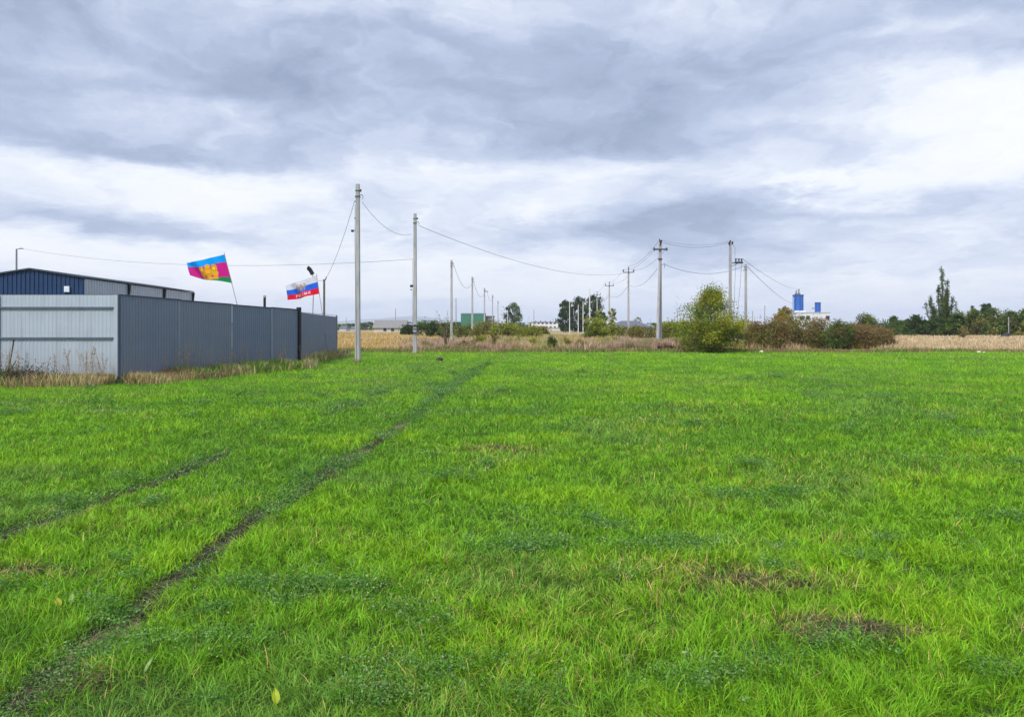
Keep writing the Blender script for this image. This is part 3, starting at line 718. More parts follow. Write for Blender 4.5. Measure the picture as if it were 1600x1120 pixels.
f1 = empty('flag', at(371, 32), 'blue crimson and green flag with golden crest on a thin slanting pole', 'flag')
hp0 = Vector((*at(371, 32)[:2], 0)); 
mb = MB(); tip = Vector((*at(350, 32)[:2], hgt(394, 32))) - f1.location
lowp = Vector((*at(371, 32)[:2], hgt(478, 32))) - f1.location
mb.tube([lowp + (lowp - tip) * .9, lowp, tip.lerp(lowp, .55), tip], [.016, .014, .013, .010], 8); mb.build('flagpole', mat('pole_grey', (.20, .19, .19), rough=.5), f1)
flag('flag_cloth', '', [(351, 397.5), (363, 442.5), (296, 432), (288.5, 412)], 32, .5, kuban, 130, 84, (7.5, 15, .03), f1)
def russia(u, v):
    c = (.66, .66, .72) if v < .36 else ((.02, .13, .68) if v < .68 else (.72, .012, .04))
    cx, cy = .47, .40; gu = int(math.floor((u - cx) / .018 + 8.5)); gv = int(math.floor((v - cy) / .028 + 8))
    uu = 1 - u  # the cloth flies to the left, so the picture reads from the fly end
    gu = int(math.floor((uu - .50) / .018 + 8.5))
    if 0 <= gu < 17 and 0 <= gv < 16 and EAGLE[gv][gu] == '#': c = (.34, .22, .08) if (gu + gv) % 3 else (.50, .42, .28)
    if .74 < v < .90 and .27 < uu < .75:
        k = (uu - .27) / .08; ch_ = 'РОССИЯ'[min(5, int(k))]; fx = int((k % 1) * 5.4); fy = int((v - .74) / .16 * 7)
        if fx < 4 and fy < 7 and FONT[ch_][fy][fx] == '1': c = (.85, .75, .75)
    return c
f2_ = empty('flag', at(503, 40), 'white blue and red tricolour flag with eagle and lettering on a thin pole', 'flag')
top2 = Vector((*at(494.5, 40)[:2], hgt(428, 40))) - f2_.location; low2 = Vector((*at(503.5, 40)[:2], hgt(490, 40))) - f2_.location
MB().tube([low2 + (low2 - top2) * 1.1, low2, top2], [.016, .014, .012], 8).build('flagpole', mat('pole_grey', (.2, .19, .19)), f2_)
flag('flag_cloth', '', [(495, 430), (499, 459), (449, 470), (445, 447)], 40, .6, russia, 220, 110, (8, 17, .02), f2_)
# black corrugated pipe piece above the tricolour
bp = empty('black_pipe', at(487, 40.6), 'short bent black flexible pipe sticking up above the tricolour flag', 'pipe')
pts = [(480.5, 418.8), (483, 419.5), (486, 424), (489, 429.5), (490, 445), (491, 500)]
P_ = [Vector((*at(a, 40.6)[:2], hgt(b, 40.6))) - bp.location for a, b in pts]
fine = []; rad = []
for i in range(3):
    for s in range(6): fine.append(P_[i].lerp(P_[i + 1], s / 6)); rad.append(.105 + (.018 if s % 2 else -.01))
MB().tube(fine, rad, 12).build('hose', P_BLACK, bp)
MB().tube([fine[-1], P_[4], Vector((0, 0, 0))], .02, 8).build('support', mat('pole_grey', (.2, .19, .19)), bp)

# brown service post with an arm and connector
sp_ = empty('service_post', at(506.5, 46), 'brown square service post behind the far fence run with a cable at its top', 'post')
zt = hgt(436.5, 46); MB().box(-.055, .055, -.055, .055, 0, zt).build('post_body', mat('brown_steel', (.12, .095, .085), rough=.6, var=.25), sp_, bevel=.008)
MB().tube([(-.05, 0, zt - .09), (at(497.5, 46)[0] - sp_.location.x, 0, zt - .09)], .012, 6).build('arm', mat('pole_grey', (.2, .2, .2)), sp_)
MB().tube([(.06, 0, zt - .06), (.11, 0, zt + .05), (.15, 0, zt + .17)], [.025, .03, .03], 8).build('connector', P_BLACK, sp_)

# ------------------------------------------------------------ electricity poles
M_CONC = mat('concrete', (.34, .34, .33), rough=.9, var=.30, scale=5, bump=.3, stretch=(1.5, 1.5, .22))
M_CONCL = mat('concrete_pale', (.55, .55, .53), rough=.9, var=.1, scale=4)
M_INS = mat('insulator', (.035, .03, .035), rough=.3)
M_WIRE = mat('cable_grey', (.10, .10, .11), rough=.6)
M_STEEL = mat('steel_dark', (.09, .09, .095), rough=.5, metal=.4)
def conc_body(root, h, b=.115, t=.078, m=None):
    # tapering rectangular concrete post with chamfers
    mb = MB(); n = 8; lay = []
    def ringpts(s, z, yz):
        c = s * .28; return [(s, s * yz - c, z), (s - c, s * yz, z), (-s + c, s * yz, z), (-s, s * yz - c, z), (-s, -s * yz + c, z), (-s + c, -s * yz, z), (s - c, -s * yz, z), (s, -s * yz + c, z)]
    for k in range(5):
        f = k / 4; mb.v += ringpts(b + (t - b) * f, -.1 + (h + .1) * f, .95)
    for k in range(4):
        for j in range(8): j2 = (j + 1) % 8; mb.f.append((k * 8 + j, k * 8 + j2, (k + 1) * 8 + j2, (k + 1) * 8 + j))
    mb.f.append(tuple(range(7, -1, -1))); mb.f.append(tuple(32 + j for j in range(8)))
    return mb.build('post_body', m or M_CONC, root)
def insul(x, y, z, s=1.0):
    return MB().tube([(x, y, z), (x, y, z + .06 * s), (x, y, z + .07 * s), (x, y, z + .13 * s), (x, y, z + .14 * s), (x, y, z + .2 * s)], [.02 * s, .03 * s, .065 * s, .055 * s, .04 * s, .03 * s], 10)
GP = 'concrete poles of the left row'; GC = 'three phase poles of the right row'; GT = 'pale concrete posts by the distant trees'
def pole_lv(px, D, top, label, group=GP, side=1, detail=2, m=None, bf=1.0, lean=0):
    h = hgt(top, D); o = empty('utility_pole', at(px, D), label, 'pole', group)
    conc_body(o, h, .125 * bf, .088 * bf, m); o.rotation_euler.y = lean
    if detail:
        zf = h - .62
        MB().box(-.11, .11, -.105, .105, zf, zf + .06).build('band', M_STEEL, o)
        MB().box(-.105, .105, -.10, .10, zf + .28, zf + .33).build('band', M_STEEL, o)
        MB().tube([(side * .1, 0, zf + .1), (side * .2, -.02, zf + .12), (side * .26, -.02, zf + .02), (side * .2, -.02, zf - .1)], .018, 6).build('hook', M_STEEL, o)
        MB().tube([(side * .13, -.03, zf + .26), (side * .16, -.03, zf + .38)], [.05, .03], 8).build('clamp', M_INS, o)
    return o
p1 = pole_lv(559, 35.0, 288, 'nearest and tallest looking concrete pole, standing in the green grass by the fence end')
hp = hgt(288, 35.0)
z_ = hgt(318, 35); MB().tube([(-.1, 0, z_ + .1), (-.16, 0, z_ + .09)], .03, 6).build('clamp', M_INS, p1)
z_ = hgt(341, 35); MB().box(-.16, -.10, -.03, .03, z_ - .03, z_ + .03).build('clamp', mat('pole_grey', (.2, .2, .2)), p1)
z_ = hgt(361, 35); MB().tube([(-.1, 0, z_ + .02), (-.2, -.02, z_ + .03)], .015, 6).build('bracket', M_STEEL, p1)
MB().box(-.30, -.19, -.09, .05, z_ - .05, z_ + .05).build('lamp_box', P_BLACK, p1, bevel=.01)
MB().tube([(-.02, -.12, 0), (-.115, -.115, hgt(380, 35)), (-.11, -.1, hgt(320, 35))], .008, 5).build('ground_wire', M_WIRE, p1)
p2 = pole_lv(648.5, 45.5, 334, 'second concrete pole of the left row, with a cable coil hung near its foot')
z_ = hgt(447, 45.5); MB().box(-.30, -.12, -.1, .06, z_ - .07, z_ + .07).build('lamp_box', P_BLACK, p2, bevel=.012)
MB().box(-.27, -.2, -.05, .02, z_ - .26, z_ - .19).build('clamp', P_BLACK, p2)
z_ = hgt(514, 45.5)
for r_, dy in ((.21, -.15), (.19, -.17), (.225, -.19)):
    ring = [(.0 + math.cos(a) * r_, dy, z_ + math.sin(a) * r_ * 1.15) for a in np.linspace(0, 2 * math.pi, 25)]
    MB().tube(ring, .014, 6, cap=False).build('cable_coil', P_BLACK, p2)
MB().box(-.15, .15, -.14, -.125, z_ - .02, z_ + .02).build('coil_strap', M_STEEL, p2)
MB().tube([(-.16, -.02, hgt(405, 45.5)), (-.125, -.1, hgt(440, 45.5)), (-.13, -.1, hgt(505, 45.5))], .008, 5).build('down_cable', M_WIRE, p2)
p3 = pole_lv(705.5, 71.5, 406.5, 'third concrete pole of the left row, beside the bare sapling')
ROW = [(738, 95.6, 432.5, 'concrete pole of the left row in front of the green barn'),
       (757, 123, 450, 'concrete pole with a short side arm at the right edge of the green barn'),
       (769.5, 149, 460.6, 'concrete pole of the left row in front of the small grey shed'),
       (778, 183, 470, 'concrete pole of the left row just before the round dark tree'),
       (786, 224, 477.5, 'small far concrete pole at the left edge of the round dark tree'),
       (793.3, 270, 484, 'tiny far concrete pole, first of three in front of the round dark tree'),
       (798, 292, 485.5, 'tiny far concrete pole, middle of three in front of the round dark tree'),
       (803, 365, 490.6, 'tiny far concrete pole, last of three in front of the round dark tree')]
for i, (a, b, c, d) in enumerate(ROW):
    q = pole_lv(a, b, c, d, detail=1 if i < 5 else 0, m=M_CONC if i < 4 else M_CONCL, bf=1.1)
    if i == 1:
        z = hgt(455.5, b); MB().box(.05, .6, -.05, .05, z - .05, z + .05).build('side_arm', M_STEEL, q)
def pole_cross(px, D, top, label, strut=False):
    h = hgt(top + 8, D); o = empty('power_pole', at(px, D), label, 'pole', GC); conc_body(o, h, .15, .10)
    zc = h - .15; MB().box(-.75, .75, -.15, -.05, zc - .05, zc + .05).build('crossarm', M_STEEL, o)
    MB().box(-.05, .05, -.16, .02, zc - .1, h + .3).build('top_bracket', M_STEEL, o)
    for x, z in ((-.7, zc + .05), (.7, zc + .05), (0, h + .28)):
        a = insul(x, -.1, z, 1.6); a.build('insulator', M_INS, o)
    return o
R1 = pole_cross(982, 101, 416, 'slender power pole with crossarm between the two trees and the strutted pole')
R2 = pole_cross(952, 131, 437.5, 'power pole with crossarm left of the slender one, in front of yellowish leaves')
R3 = pole_cross(933, 162, 451.5, 'farthest power pole with crossarm at the right edge of the dark tree cluster')
# heavy angle pole with strut
D_ = 70.5; SP = empty('power_pole', at(1031.5, D_), 'tall angle power pole with leaning strut, dark crossarm and insulators', 'pole', GC)
h = hgt(378, D_); conc_body(SP, h, .16, .11)
MB().tube([(-.42, -.9, -.1), (-.30, -.6, 3), (-.05, -.16, h - 2.0)], [.15, .135, .11], 8).build('strut', M_CONC, SP)
zc = hgt(390, D_); MB().box(-.66, .66, -.24, -.12, zc - .07, zc + .07).build('crossarm', M_STEEL, SP)
for x in (-.6, .58): insul(x, -.18, zc - .16, 1.7).build('insulator', M_INS, SP)
z = hgt(382, D_); insul(.02, -.2, z, 1.8).build('insulator', M_INS, SP); insul(-.04, 0, h, 1.4).build('insulator', M_INS, SP)
MB().tube([(0, -.14, z - .1), (.12, -.22, z + .4)], .06, 8).build('insulator', M_INS, SP)
z = hgt(405, D_); MB().box(-.17, .17, -.17, .17, z - .08, z + .08).build('band', M_STEEL, SP)
z = hgt(414, D_); MB().tube([(.14, 0, z), (.45, -.05, z + .12), (.4, -.05, z - .25)], .03, 6).build('hook', M_STEEL, SP)
# end pole with switch gear
D_ = 72.5; EP = empty('power_pole', at(1141, D_), 'tall end pole with switch gear arm behind the big yellow green bush', 'pole', GC)
h = hgt(380, D_); conc_body(EP, h, .15, .105, mat('concrete_grey', (.30, .30, .30), rough=.9, var=.15, scale=4))
for x in (-.12, .18): insul(x, -.1, h - .35 + abs(x), 1.7).build('insulator', M_INS, EP)
insul(.0, 0, h, 1.5).build('insulator', M_INS, EP)
z = hgt(411, D_); MB().box(.05, 1.25, -.06, .04, z - .04, z + .04).build('switch_arm', M_STEEL, EP)
MB().tube([(.05, 0, hgt(417, D_)), (.8, 0, z)], .03, 6).build('arm_brace', M_STEEL, EP)
MB().box(.45, 1.2, -.18, .18, z + .04, z + .12).build('switch_frame', M_STEEL, EP)
for x in (.55, .85, 1.12): insul(x, 0, z + .12, 1.5).build('insulator', M_INS, EP)
MB().tube([(.4, -.1, z + .42), (1.2, -.1, z + .40)], .03, 6).build('switch_bar', M_STEEL, EP)
MB().tube([(.12, -.1, h), (.45, -.1, h - .5), (.45, -.1, z + 1.1), (.42, -.1, z + .42)], .014, 5).build('jumper_wire', M_WIRE, EP)
for x, x2 in ((.55, .30), (1.1, .55)): MB().tube([(x, .0, z), (x - .1, .0, z - 2), (x2, 0, 1.5)], .016, 5).build('down_wire', M_WIRE, EP)
D_ = 76.5; T1 = pole_lv(1165.3, D_, 413, 'shorter concrete pole right of the end pole with a cable running to the blue silo', 'concrete poles beside the bush', side=-1, m=M_CONC, bf=1.1)
for a, b, c, d in ((921.3, 125, 451, 'tallest pale concrete post in front of the dark tree cluster'), (911, 188, 470.6, 'pale concrete post in the dark tree cluster, next left of the tallest'),
                   (903.5, 214, 476, 'pale concrete post at the middle of the dark tree cluster'), (896.3, 255, 482, 'shortest pale concrete post in the dark tree cluster'),
                   (890, 190, 470.6, 'leftmost pale concrete post of the dark tree cluster')):
    pole_lv(a, b, c, d, GT, detail=0, m=M_CONCL, bf=.95)
for a, b, c, d, g in ((834.3, 230, 484, 'thin wooden looking post between the round tree and the white building', None), (826.5, 260, 494, 'low pale post left of the thin dark post before the white building', None),
                   (864.5, 330, 499, 'small pale post in front of the long white building', None), (712.5, 150, 466, 'thin dark post just right of the third pole, above the sapling', None),
                   (618, 215, 482, 'thin post standing behind the roof of the small cream house', None), (1058.5, 200, 485, 'thin post left of the big yellow green bush', None),
                   (1195, 210, 477, 'thin dark post behind the brown thicket, right of the shorter concrete pole', None), (1176, 220, 486, 'small thin post behind the brown thicket', None),
                   (1337, 105, 500, 'pale short concrete post at the right end of the rusty thicket', None), (1576, 118, 495, 'pale short post in front of the dark green trees at far right', None),
                   (541, 330, 496, 'tiny post on the horizon left of the nearest pole', None), (864, 500, 497, 'distant post at the right of the white building', None)):
    pole_lv(a, b, c, d, 'thin posts scattered in the distance', detail=0, m=M_CONCL if 'pale' in d and b > 150 else M_CONC if 'pale' in d else mat('post_grey', (.22, .21, .2), var=.2), bf=.5 if b < 150 else .8)
# pole behind the hangar with a short lamp arm
D_ = 70; hpz = hgt(389, D_); HPp = empty('lamp_post', at(25.5, D_), 'thin grey post with a short arm rising behind the blue hangar', 'post')
MB().tube([(0, 0, 0), (.02, 0, hpz)], [.11, .075], 8).build('post_body', mat('post_blue_grey', (.18, .19, .24)), HPp)
MB().tube([(.02, 0, hpz - .06), (.35, 0, hpz + .02)], .035, 6).build('arm', M_STEEL, HPp)
MB().box(.33, .65, -.07, .07, hpz, hpz + .07).build('lamp_head', P_BLACK, HPp, bevel=.01)

# ------------------------------------------------------------ cables
def cable(label, a, b, sag, r=.016, group='overhead cables'):
    A, B = Vector((*at(a[0], a[2])[:2], hgt(a[1], a[2]))), Vector((*at(b[0], b[2])[:2], hgt(b[1], b[2])))
    n = 28; pts = []
    for i in range(n + 1):
        t = i / n; p = A.lerp(B, t); p.z -= 4 * sag * t * (1 - t); pts.append(p - A)
    o = MB().tube(pts, r, 6).build('overhead_cable', M_WIRE); o.location = A
    return tag(o, label, 'cable', group)
cable('sagging cable between the nearest pole and the second pole', (566, 316, 35), (643, 366, 45.5), .55, 0.0094)
cable('cable dropping from the nearest pole to the brown service post', (553.5, 316, 35), (511, 432, 46), .30, 0.0101)
cable('long sagging cable from the second pole across the sky to the slender crossarm pole', (655, 353, 45.5), (980, 426, 101), 1.35, 0.0137)
cable('cable from the post behind the hangar', (34, 388.5, 70), (645, 405, 45.5), .9, 0.0108)
cable('cable between the third and fourth poles of the left row', (708, 411, 71.5), (737, 444, 95.6), 1.3, 0.0173)
cable('cable from the fourth pole to the pole with the side arm', (740, 440, 95.6), (756, 460, 123), 1.1, 0.0187)
cable('cable running on from the side arm pole to the shed pole', (761, 456, 123), (769, 468, 149), .8, 0.0202)
cable('upper of the two cables between the strutted pole and the end pole', (1034, 375.5, 70.5), (1139, 377, 72.5), .42, 0.0115)
cable('lower of the two cables between the strutted pole and the end pole', (1036, 379, 70.5), (1139, 379, 72.5), .48, 0.0158)
cable('thick low cable from the strutted pole to the shorter concrete pole', (1038, 413, 70.5), (1163, 415.5, 76.5), .85, 0.0194)
for nm, za, zb, dxa, dxb in (('topmost', 374, 416, 0, 0), ('left outer', 391, 421, -9, -8), ('right outer', 391, 421, 8, 8)):
    cable(f'{nm} wire between the strutted pole and the slender crossarm pole', (1031 + dxa, za, 70.5), (982 + dxb, zb, 101), .6, .014)
cable('thick sagging cable between the slender crossarm pole and the strutted pole', (1027, 420, 70.5), (984, 446, 101), .75, 0.0173)
cable('left outer wire between the slender and the next crossarm pole', (974, 421, 101), (946, 441, 131), .7, 0.0130)
cable('right outer wire between the slender and the next crossarm pole', (990, 421, 101), (958, 441, 131), .7, 0.0130)
cable('thick cable between the slender and the next crossarm pole', (981, 447, 101), (953, 462, 131), .8, 0.0202)
cable('wire between the second and the farthest crossarm pole', (946, 441, 131), (929, 455, 162), .8, 0.0144)
cable('thick cable between the second and the farthest crossarm pole', (951, 461, 131), (934, 472, 162), .8, 0.0216)
cable('cable from the shorter concrete pole down to the tall blue silo', (1168, 417, 76.5), (1246, 474, 240), 1.2, 0.0274)
cable('cable from the switch gear to the top of the tall blue silo', (1160, 404.5, 72.5), (1253, 450, 240), 1.2, 0.0202)

# ------------------------------------------------------------ far buildings
M_GLASS = mat('dark_pane', (.03, .035, .045), rough=.2)
def house(label, px0, px1, wall_top, roof_top, D, dep, wallm, roofm, wins, hip=0.0, base=0, over=.3, cat='house', name='house', group=None, gable_front=False):
    x0, x1 = at(px0, D)[0], at(px1, D)[0]; w = x1 - x0; hw = hgt(wall_top, D); hr_ = hgt(roof_top, D)
    o = empty(name, (x0, D, 0), label, cat, group)
    MB().box(0, w, 0, dep, -.1, hw).build('wall', wallm, o)
    rf = MB(); e = over; i = hip * w
    b = len(rf.v); rf.v += [(-e, -e, hw), (w + e, -e, hw), (w + e, dep + e, hw), (-e, dep + e, hw), (i - (0 if hip else e), dep / 2, hr_), (w - i + (0 if hip else e), dep / 2, hr_)]
    rf.f += [(0, 1, 5, 4), (1, 2, 5), (2, 3, 4, 5), (3, 0, 4), (3, 2, 1, 0)]
    rf.build('roof', roofm, o)
    for (a, c, ww, h_) in wins:
        X = a * w; f = MB().box(X, X + ww, -.06, -.003, c, c + h_).build('window', mat('win_frame', (.6, .6, .58)), o)
        MB().box(X + .08, X + ww - .08, -.07, -.063, c + .08, c + h_ - .08).build('pane', M_GLASS, f)
    return o
CREAM = mat('cream_wall', (.52, .47, .36), rough=.9, var=.08); GREYROOF = mat('grey_roof', (.17, .165, .155), rough=.8, var=.15, scale=2)
house('small cream house with grey roof and dark windows behind the golden meadow', 584, 632, 512.5, 500, 190, 7, CREAM, GREYROOF, [(.30, .55, 1.0, 1.0), (.55, .55, 1.0, 1.0), (.88, .55, .8, 1.1)], 0, over=.35)
house('pale low shed at the right end of the cream house', 634, 641, 513, 505, 205, 6, mat('pale_grey_wall', (.45, .47, .5)), mat('blue_roof', (.18, .22, .3)), [], 0, name='shed', cat='shed')
house('tall green barn behind the fourth pole of the left row', 720, 757, 490.5, 488.5, 250, 14, mat('green_sheet', (.045, .16, .11), rough=.5, var=.1, scale=.6), mat('green_roof', (.06, .15, .10), rough=.5), [], 0, over=.1, name='barn', cat='barn')
house('small grey shed adjoining the green barn', 759, 771, 495, 493, 262, 10, mat('grey_sheet', (.20, .20, .22)), mat('dark_roof2', (.08, .08, .09)), [], 0, name='shed', cat='shed')
wm = mat('white_wall', (.62, .62, .60), rough=.8, var=.06)
ws = [(.06 + .155 * k, 1.0, 1.3, 1.2) for k in range(6)] + [(.06 + .155 * k, 3.4, 1.3, 1.2) for k in range(6)]
lb = house('long white two storey building with rows of windows on the horizon', 831, 872, 503.8, 502.6, 440, 10, wm, mat('dark_roof2', (.08, .08, .09)), ws, 0, name='long_building', cat='building')
for k in range(5): MB().box(2 + k * 3, 2.7 + k * 3, 4.2, 5, hgt(503.5, 440), hgt(501.3, 440)).build('chimney', mat('dark_roof2', (.08, .08, .09)), lb)
house('low white annex in front of the long white building', 833, 882, 513, 511.8, 400, 8, wm, GREYROOF, [], 0, name='annex', cat='building')
house('dark hip roofed house behind the reddish dead grass', 954, 1020, 512, 501, 175, 9, mat('brown_wall', (.16, .13, .12)), mat('slate_roof', (.085, .095, .125), rough=.7, var=.15), [(.25, .5, 1, .8), (.6, .5, 1, .8)], .32, over=.4)
house('small blue roofed house left of the strutted pole', 1004, 1022, 511, 506, 230, 7, mat('pale_grey_wall', (.45, .47, .5)), mat('blue_roof', (.18, .22, .3)), [], .1)
for a, b, c, t, D, lab in ((530, 541, 513, 509, 330, 'tiny pale house on the horizon just right of the fence end'), (547, 556, 514, 510, 360, 'tiny dark roofed house on the horizon left of the nearest pole'),
                           (1385, 1398, 511, 508, 330, 'tiny pale house between the rusty thicket and the dark green bushes')):
    house(lab, a, b, c, t, D, 7, mat('pale_grey_wall', (.45, .47, .5)), mat('slate_roof', (.085, .095, .125)), [], .1)
# silos
D_ = 240; bs = empty('silo_plant', at(1245, D_), 'white plant building with two blue silos above the rusty thicket', 'silo building')
w = m_px(52, D_); ht_ = hgt(489, D_)
WP = mat('white_plant', (.60, .62, .66), rough=.6, var=.08); BL_ = mat('silo_blue', (.03, .12, .42), rough=.35, var=.12, scale=.6)
MB().box(0, w, 0, 8, 0, ht_).build('wall', WP, bs)
MB().box(-.15, w + .15, -.15, 8.15, ht_, ht_ + .25).build('parapet', mat('pale_grey_wall', (.45, .47, .5)), bs)
for X in (1.1, 3.0, 9.4): MB().box(X, X + 1.2, -.08, -.004, ht_ - 2.2, ht_ - .9).build('window', M_GLASS, bs)
def silo(px0, px1, top, bot, sides):
    cx = (at(px0, D_)[0] + at(px1, D_)[0]) / 2 - bs.location.x; r = m_px(px1 - px0, D_) / 2; z0, z1 = hgt(bot, D_), hgt(top, D_)
    s = MB().tube([(cx, 4, z0), (cx, 4, z1), ], r, sides).build('silo', BL_, bs)
    MB().tube([(cx, 4, z1 + .003), (cx, 4, z1 + .35)], r * 1.07, sides).build('top_ring', mat('silo_dark', (.02, .06, .25)), s)
    for k in range(8):
        a = k * math.pi / 4; MB().tube([(cx + math.cos(a) * r * 1.02, 4 + math.sin(a) * r * 1.02, z0), (cx + math.cos(a) * r * 1.02, 4 + math.sin(a) * r * 1.02, z1)], .09, 5).build('rib', mat('silo_dark', (.02, .06, .25)), s)
    return s, cx, z0, z1, r
s1, cx, z0, z1, r = silo(1246.5, 1262.5, 461.5, 485, 20)
MB().tube([(cx - .5, 4, z1 + .35), (cx - .7, 4, z1 + 1.5), (cx + .3, 4, z1 + 2.2), (cx + .2, 4, z1 + .35)], .18, 6).build('vent_pipe', M_STEEL, s1)
MB().box(cx - r * .5, cx + r * .3, 3.2, 4.8, z1 + .35, z1 + .9).build('filter_unit', mat('grey_sheet', (.2, .2, .22)), s1)
MB().tube([(cx - r - .3, 3, 0), (cx - r - .3, 3, z1 - .4)], .28, 6).build('elevator_leg', mat('silo_pale', (.25, .38, .6)), s1)
MB().box(cx - r * 1.1, cx + r * 1.1, 4 - r, 4 + r, z0 - .9, z0 - .003).build('base_frame', WP, s1)
silo(1281.5, 1290, 473.5, 487.5, 16)
MB().tube([(6.5, 4, ht_ + 1.6), (7.8, 4, ht_ + 1.6)], .15, 6).build('pipe', M_STEEL, bs)

# ------------------------------------------------------------ trees and bushes
tree('tree', 'round dark tree behind the tiny far poles of the left row', 'tree', 802, 285, 34, 474, DG + MG[:1], 3600, .55, 'round', base=.08)
for i, (a, w, t, lab) in enumerate(((884, 26, 470, 'left crown of the dark tree cluster, lower than its neighbours'), (905, 32, 465.5, 'broad middle tree of the dark tree cluster'), (927, 34, 462, 'highest tree of the dark cluster, on its right side'))):
    tree('tree', lab, 'tree', a, 250 + i * 6, w, t, DG, 4800, .6, 'round', group='dark trees in the central cluster', base=.04, limbs=26)
tree('tree', 'small yellow green tree just right of the dark cluster', 'tree', 938, 150, 22, 484, YG + MG, 1800, .4, 'round', base=.1)
tree('tree', 'thin pale leaved tree around the second crossarm pole', 'tree', 957, 128, 14, 482, YG + OLIVE, 500, .35, 'round', base=.35, limbs=12)
tree('tree', 'small bare topped tree behind the dark hip roofed house', 'tree', 998, 230, 14, 495, OLIVE, 420, .4, 'round', base=.2, limbs=12)
big = tree('bush_tree', 'big yellow green leafy bush in front of the tall end pole', 'bush', 1111, 48.5, 90, 453, YG + YG + MG[:1], 22000, .10, 'bush', base=.08, limbs=95, tr=.011, rag=(.45, 1.32))
(V, T, C), _ = shrub_leaves(.1, 0, 1.5, 1.1, 2.3, 8000, .10, YG + YG + MG); link('lower_foliage', np_mesh('lower_foliage', V, T, C), M_LEAF, big)
# bare sapling
sap = empty('sapling', at(697, 53.5), 'nearly bare sapling with few leaves in front of the third pole', 'sapling'); mb = MB(); Lp = []
for k in range(13):
    a = random.uniform(-1, 1) * .7; h = random.uniform(1.3, 3.2); dx = math.sin(a) * h * random.uniform(.3, .75); y0 = random.uniform(-.15, .15)
    mb.tube([(random.uniform(-.08, .08), y0, 0), (dx * .3, y0, h * .45), (dx * .7, y0 * 2, h * .8), (dx, y0 * 2.5, h)], [.014, .011, .008, .005], 5)
    for s in range(11):
        t = random.uniform(.35, 1); Lp.append((dx * t * (.5 + .5 * t) + random.gauss(0, .09), y0 * 2 + random.gauss(0, .1), h * t + random.gauss(0, .07)))
mb.build('stems', M_TWIG, sap); V, T, C = leaves(np.array(Lp), np.full(len(Lp), .10), jitcol((.14, .12, .05), len(Lp), .4, (.16, .09, .05), .4)); link('foliage', np_mesh('foliage', V, T, C), M_LEAF, sap)
B = bush
B('shrub', 'small brown twiggy shrub standing alone below the round dark tree', 'shrub', 774, 53, 14, 519, 900, .09, RUST, None, stems=20)
B('shrub', 'small dark green shrub below the long white building', 'shrub', 863, 52.5, 17, 526, 2200, .10, DG + MG[:1])
B('shrub', 'small reddish brown shrub left of the yellow grass, under the pale posts', 'shrub', 908, 52.5, 22, 529, 1300, .09, RUST, stems=20)
B('shrub', 'low dark withered shrub in front of the strutted pole foot', 'shrub', 1045, 51, 34, 541, 1500, .08, [(.06, .035, .025), (.10, .06, .04)], stems=18)
GH = 'hedge bushes behind the dry grass in the middle'
for i, (a, D, w, t, c, lab) in enumerate((
    (672, 120, 44, 503, DG + MG[:1], 'dark green bush between the second and the third pole'), (640, 135, 30, 509, DG, 'low dark bush right of the cream house'),
    (700, 110, 34, 507, MG + DG, 'mid green bush behind the bare sapling'), (728, 100, 44, 511, OLIVE + MG, 'olive bush left of the fourth pole under the green barn'),
    (758, 92, 50, 503, OLIVE + RUST[:1], 'tall brownish olive bush under the grey shed'), (792, 90, 60, 508, YG + OLIVE, 'yellow green bush below the round dark tree'),
    (828, 95, 56, 512, OLIVE + YG, 'low yellowish bush left of the long white building'), (846, 115, 26, 511, RUST[:1] + OLIVE, 'brown bush touching the annex of the white building'),
    (930, 80, 40, 500, YG + MG, 'bright yellow green bush under the dark tree cluster'), (960, 95, 50, 510, OLIVE + YG, 'olive bush left of the dark hip roofed house'),
    (1000, 92, 54, 512, OLIVE + RUST[:1], 'brownish bush in front of the dark hip roofed house'), (1046, 85, 44, 505, YG + OLIVE, 'yellow green bush between the strutted pole and the big bush'),
    (1072, 90, 40, 505, MG + YG, 'mid green bush just left of the big bush'), (1160, 84, 40, 503, OLIVE + YG, 'olive bush at the foot of the shorter concrete pole'))):
    B('bush', lab, 'bush', a, D, w, t, 3200, .012 * D ** .62, c, GH, tops=1)
GR = 'rusty thicket bushes on the right'
for i, (a, D, w, t, c, lab) in enumerate((
    (1180, 54, 46, 506, RUST + OLIVE, 'rusty bush at the left end of the thicket, beside the big bush'), (1212, 53.5, 50, 500, RUST + OLIVE, 'reddish brown bush in the thicket left of the green vine patch'),
    (1245, 55, 62, 499, OLIVE + RUST, 'olive vine covered bush below the tall blue silo'), (1282, 53.5, 50, 501, RUST + MG[:2], 'brown and green bush below the small blue silo'),
    (1312, 53, 46, 506, MG + RUST[:2] + DG[:1], 'green centred bush right of the blue silos'), (1345, 53.5, 52, 511, RUST, 'low rusty bush near the right end of the thicket'),
    (1378, 54, 46, 515, RUST + TAN[1:2], 'lowest brown bush ending the thicket at the right'))):
    B('bush', lab, 'bush', a, D, w, t, 6500, .10, c, GR, stems=46, tops=1)
B('bush', 'dark green bush in front of the rusty thicket near its middle', 'bush', 1303, 52, 20, 527, 2600, .09, DG + MG, None)
tree('tree', 'round autumn yellow tree left of the tall blue silo', 'tree', 1224, 120, 34, 480, [(.24, .20, .03), (.18, .17, .03), (.28, .20, .03)], 3600, .3, 'round', base=.1)
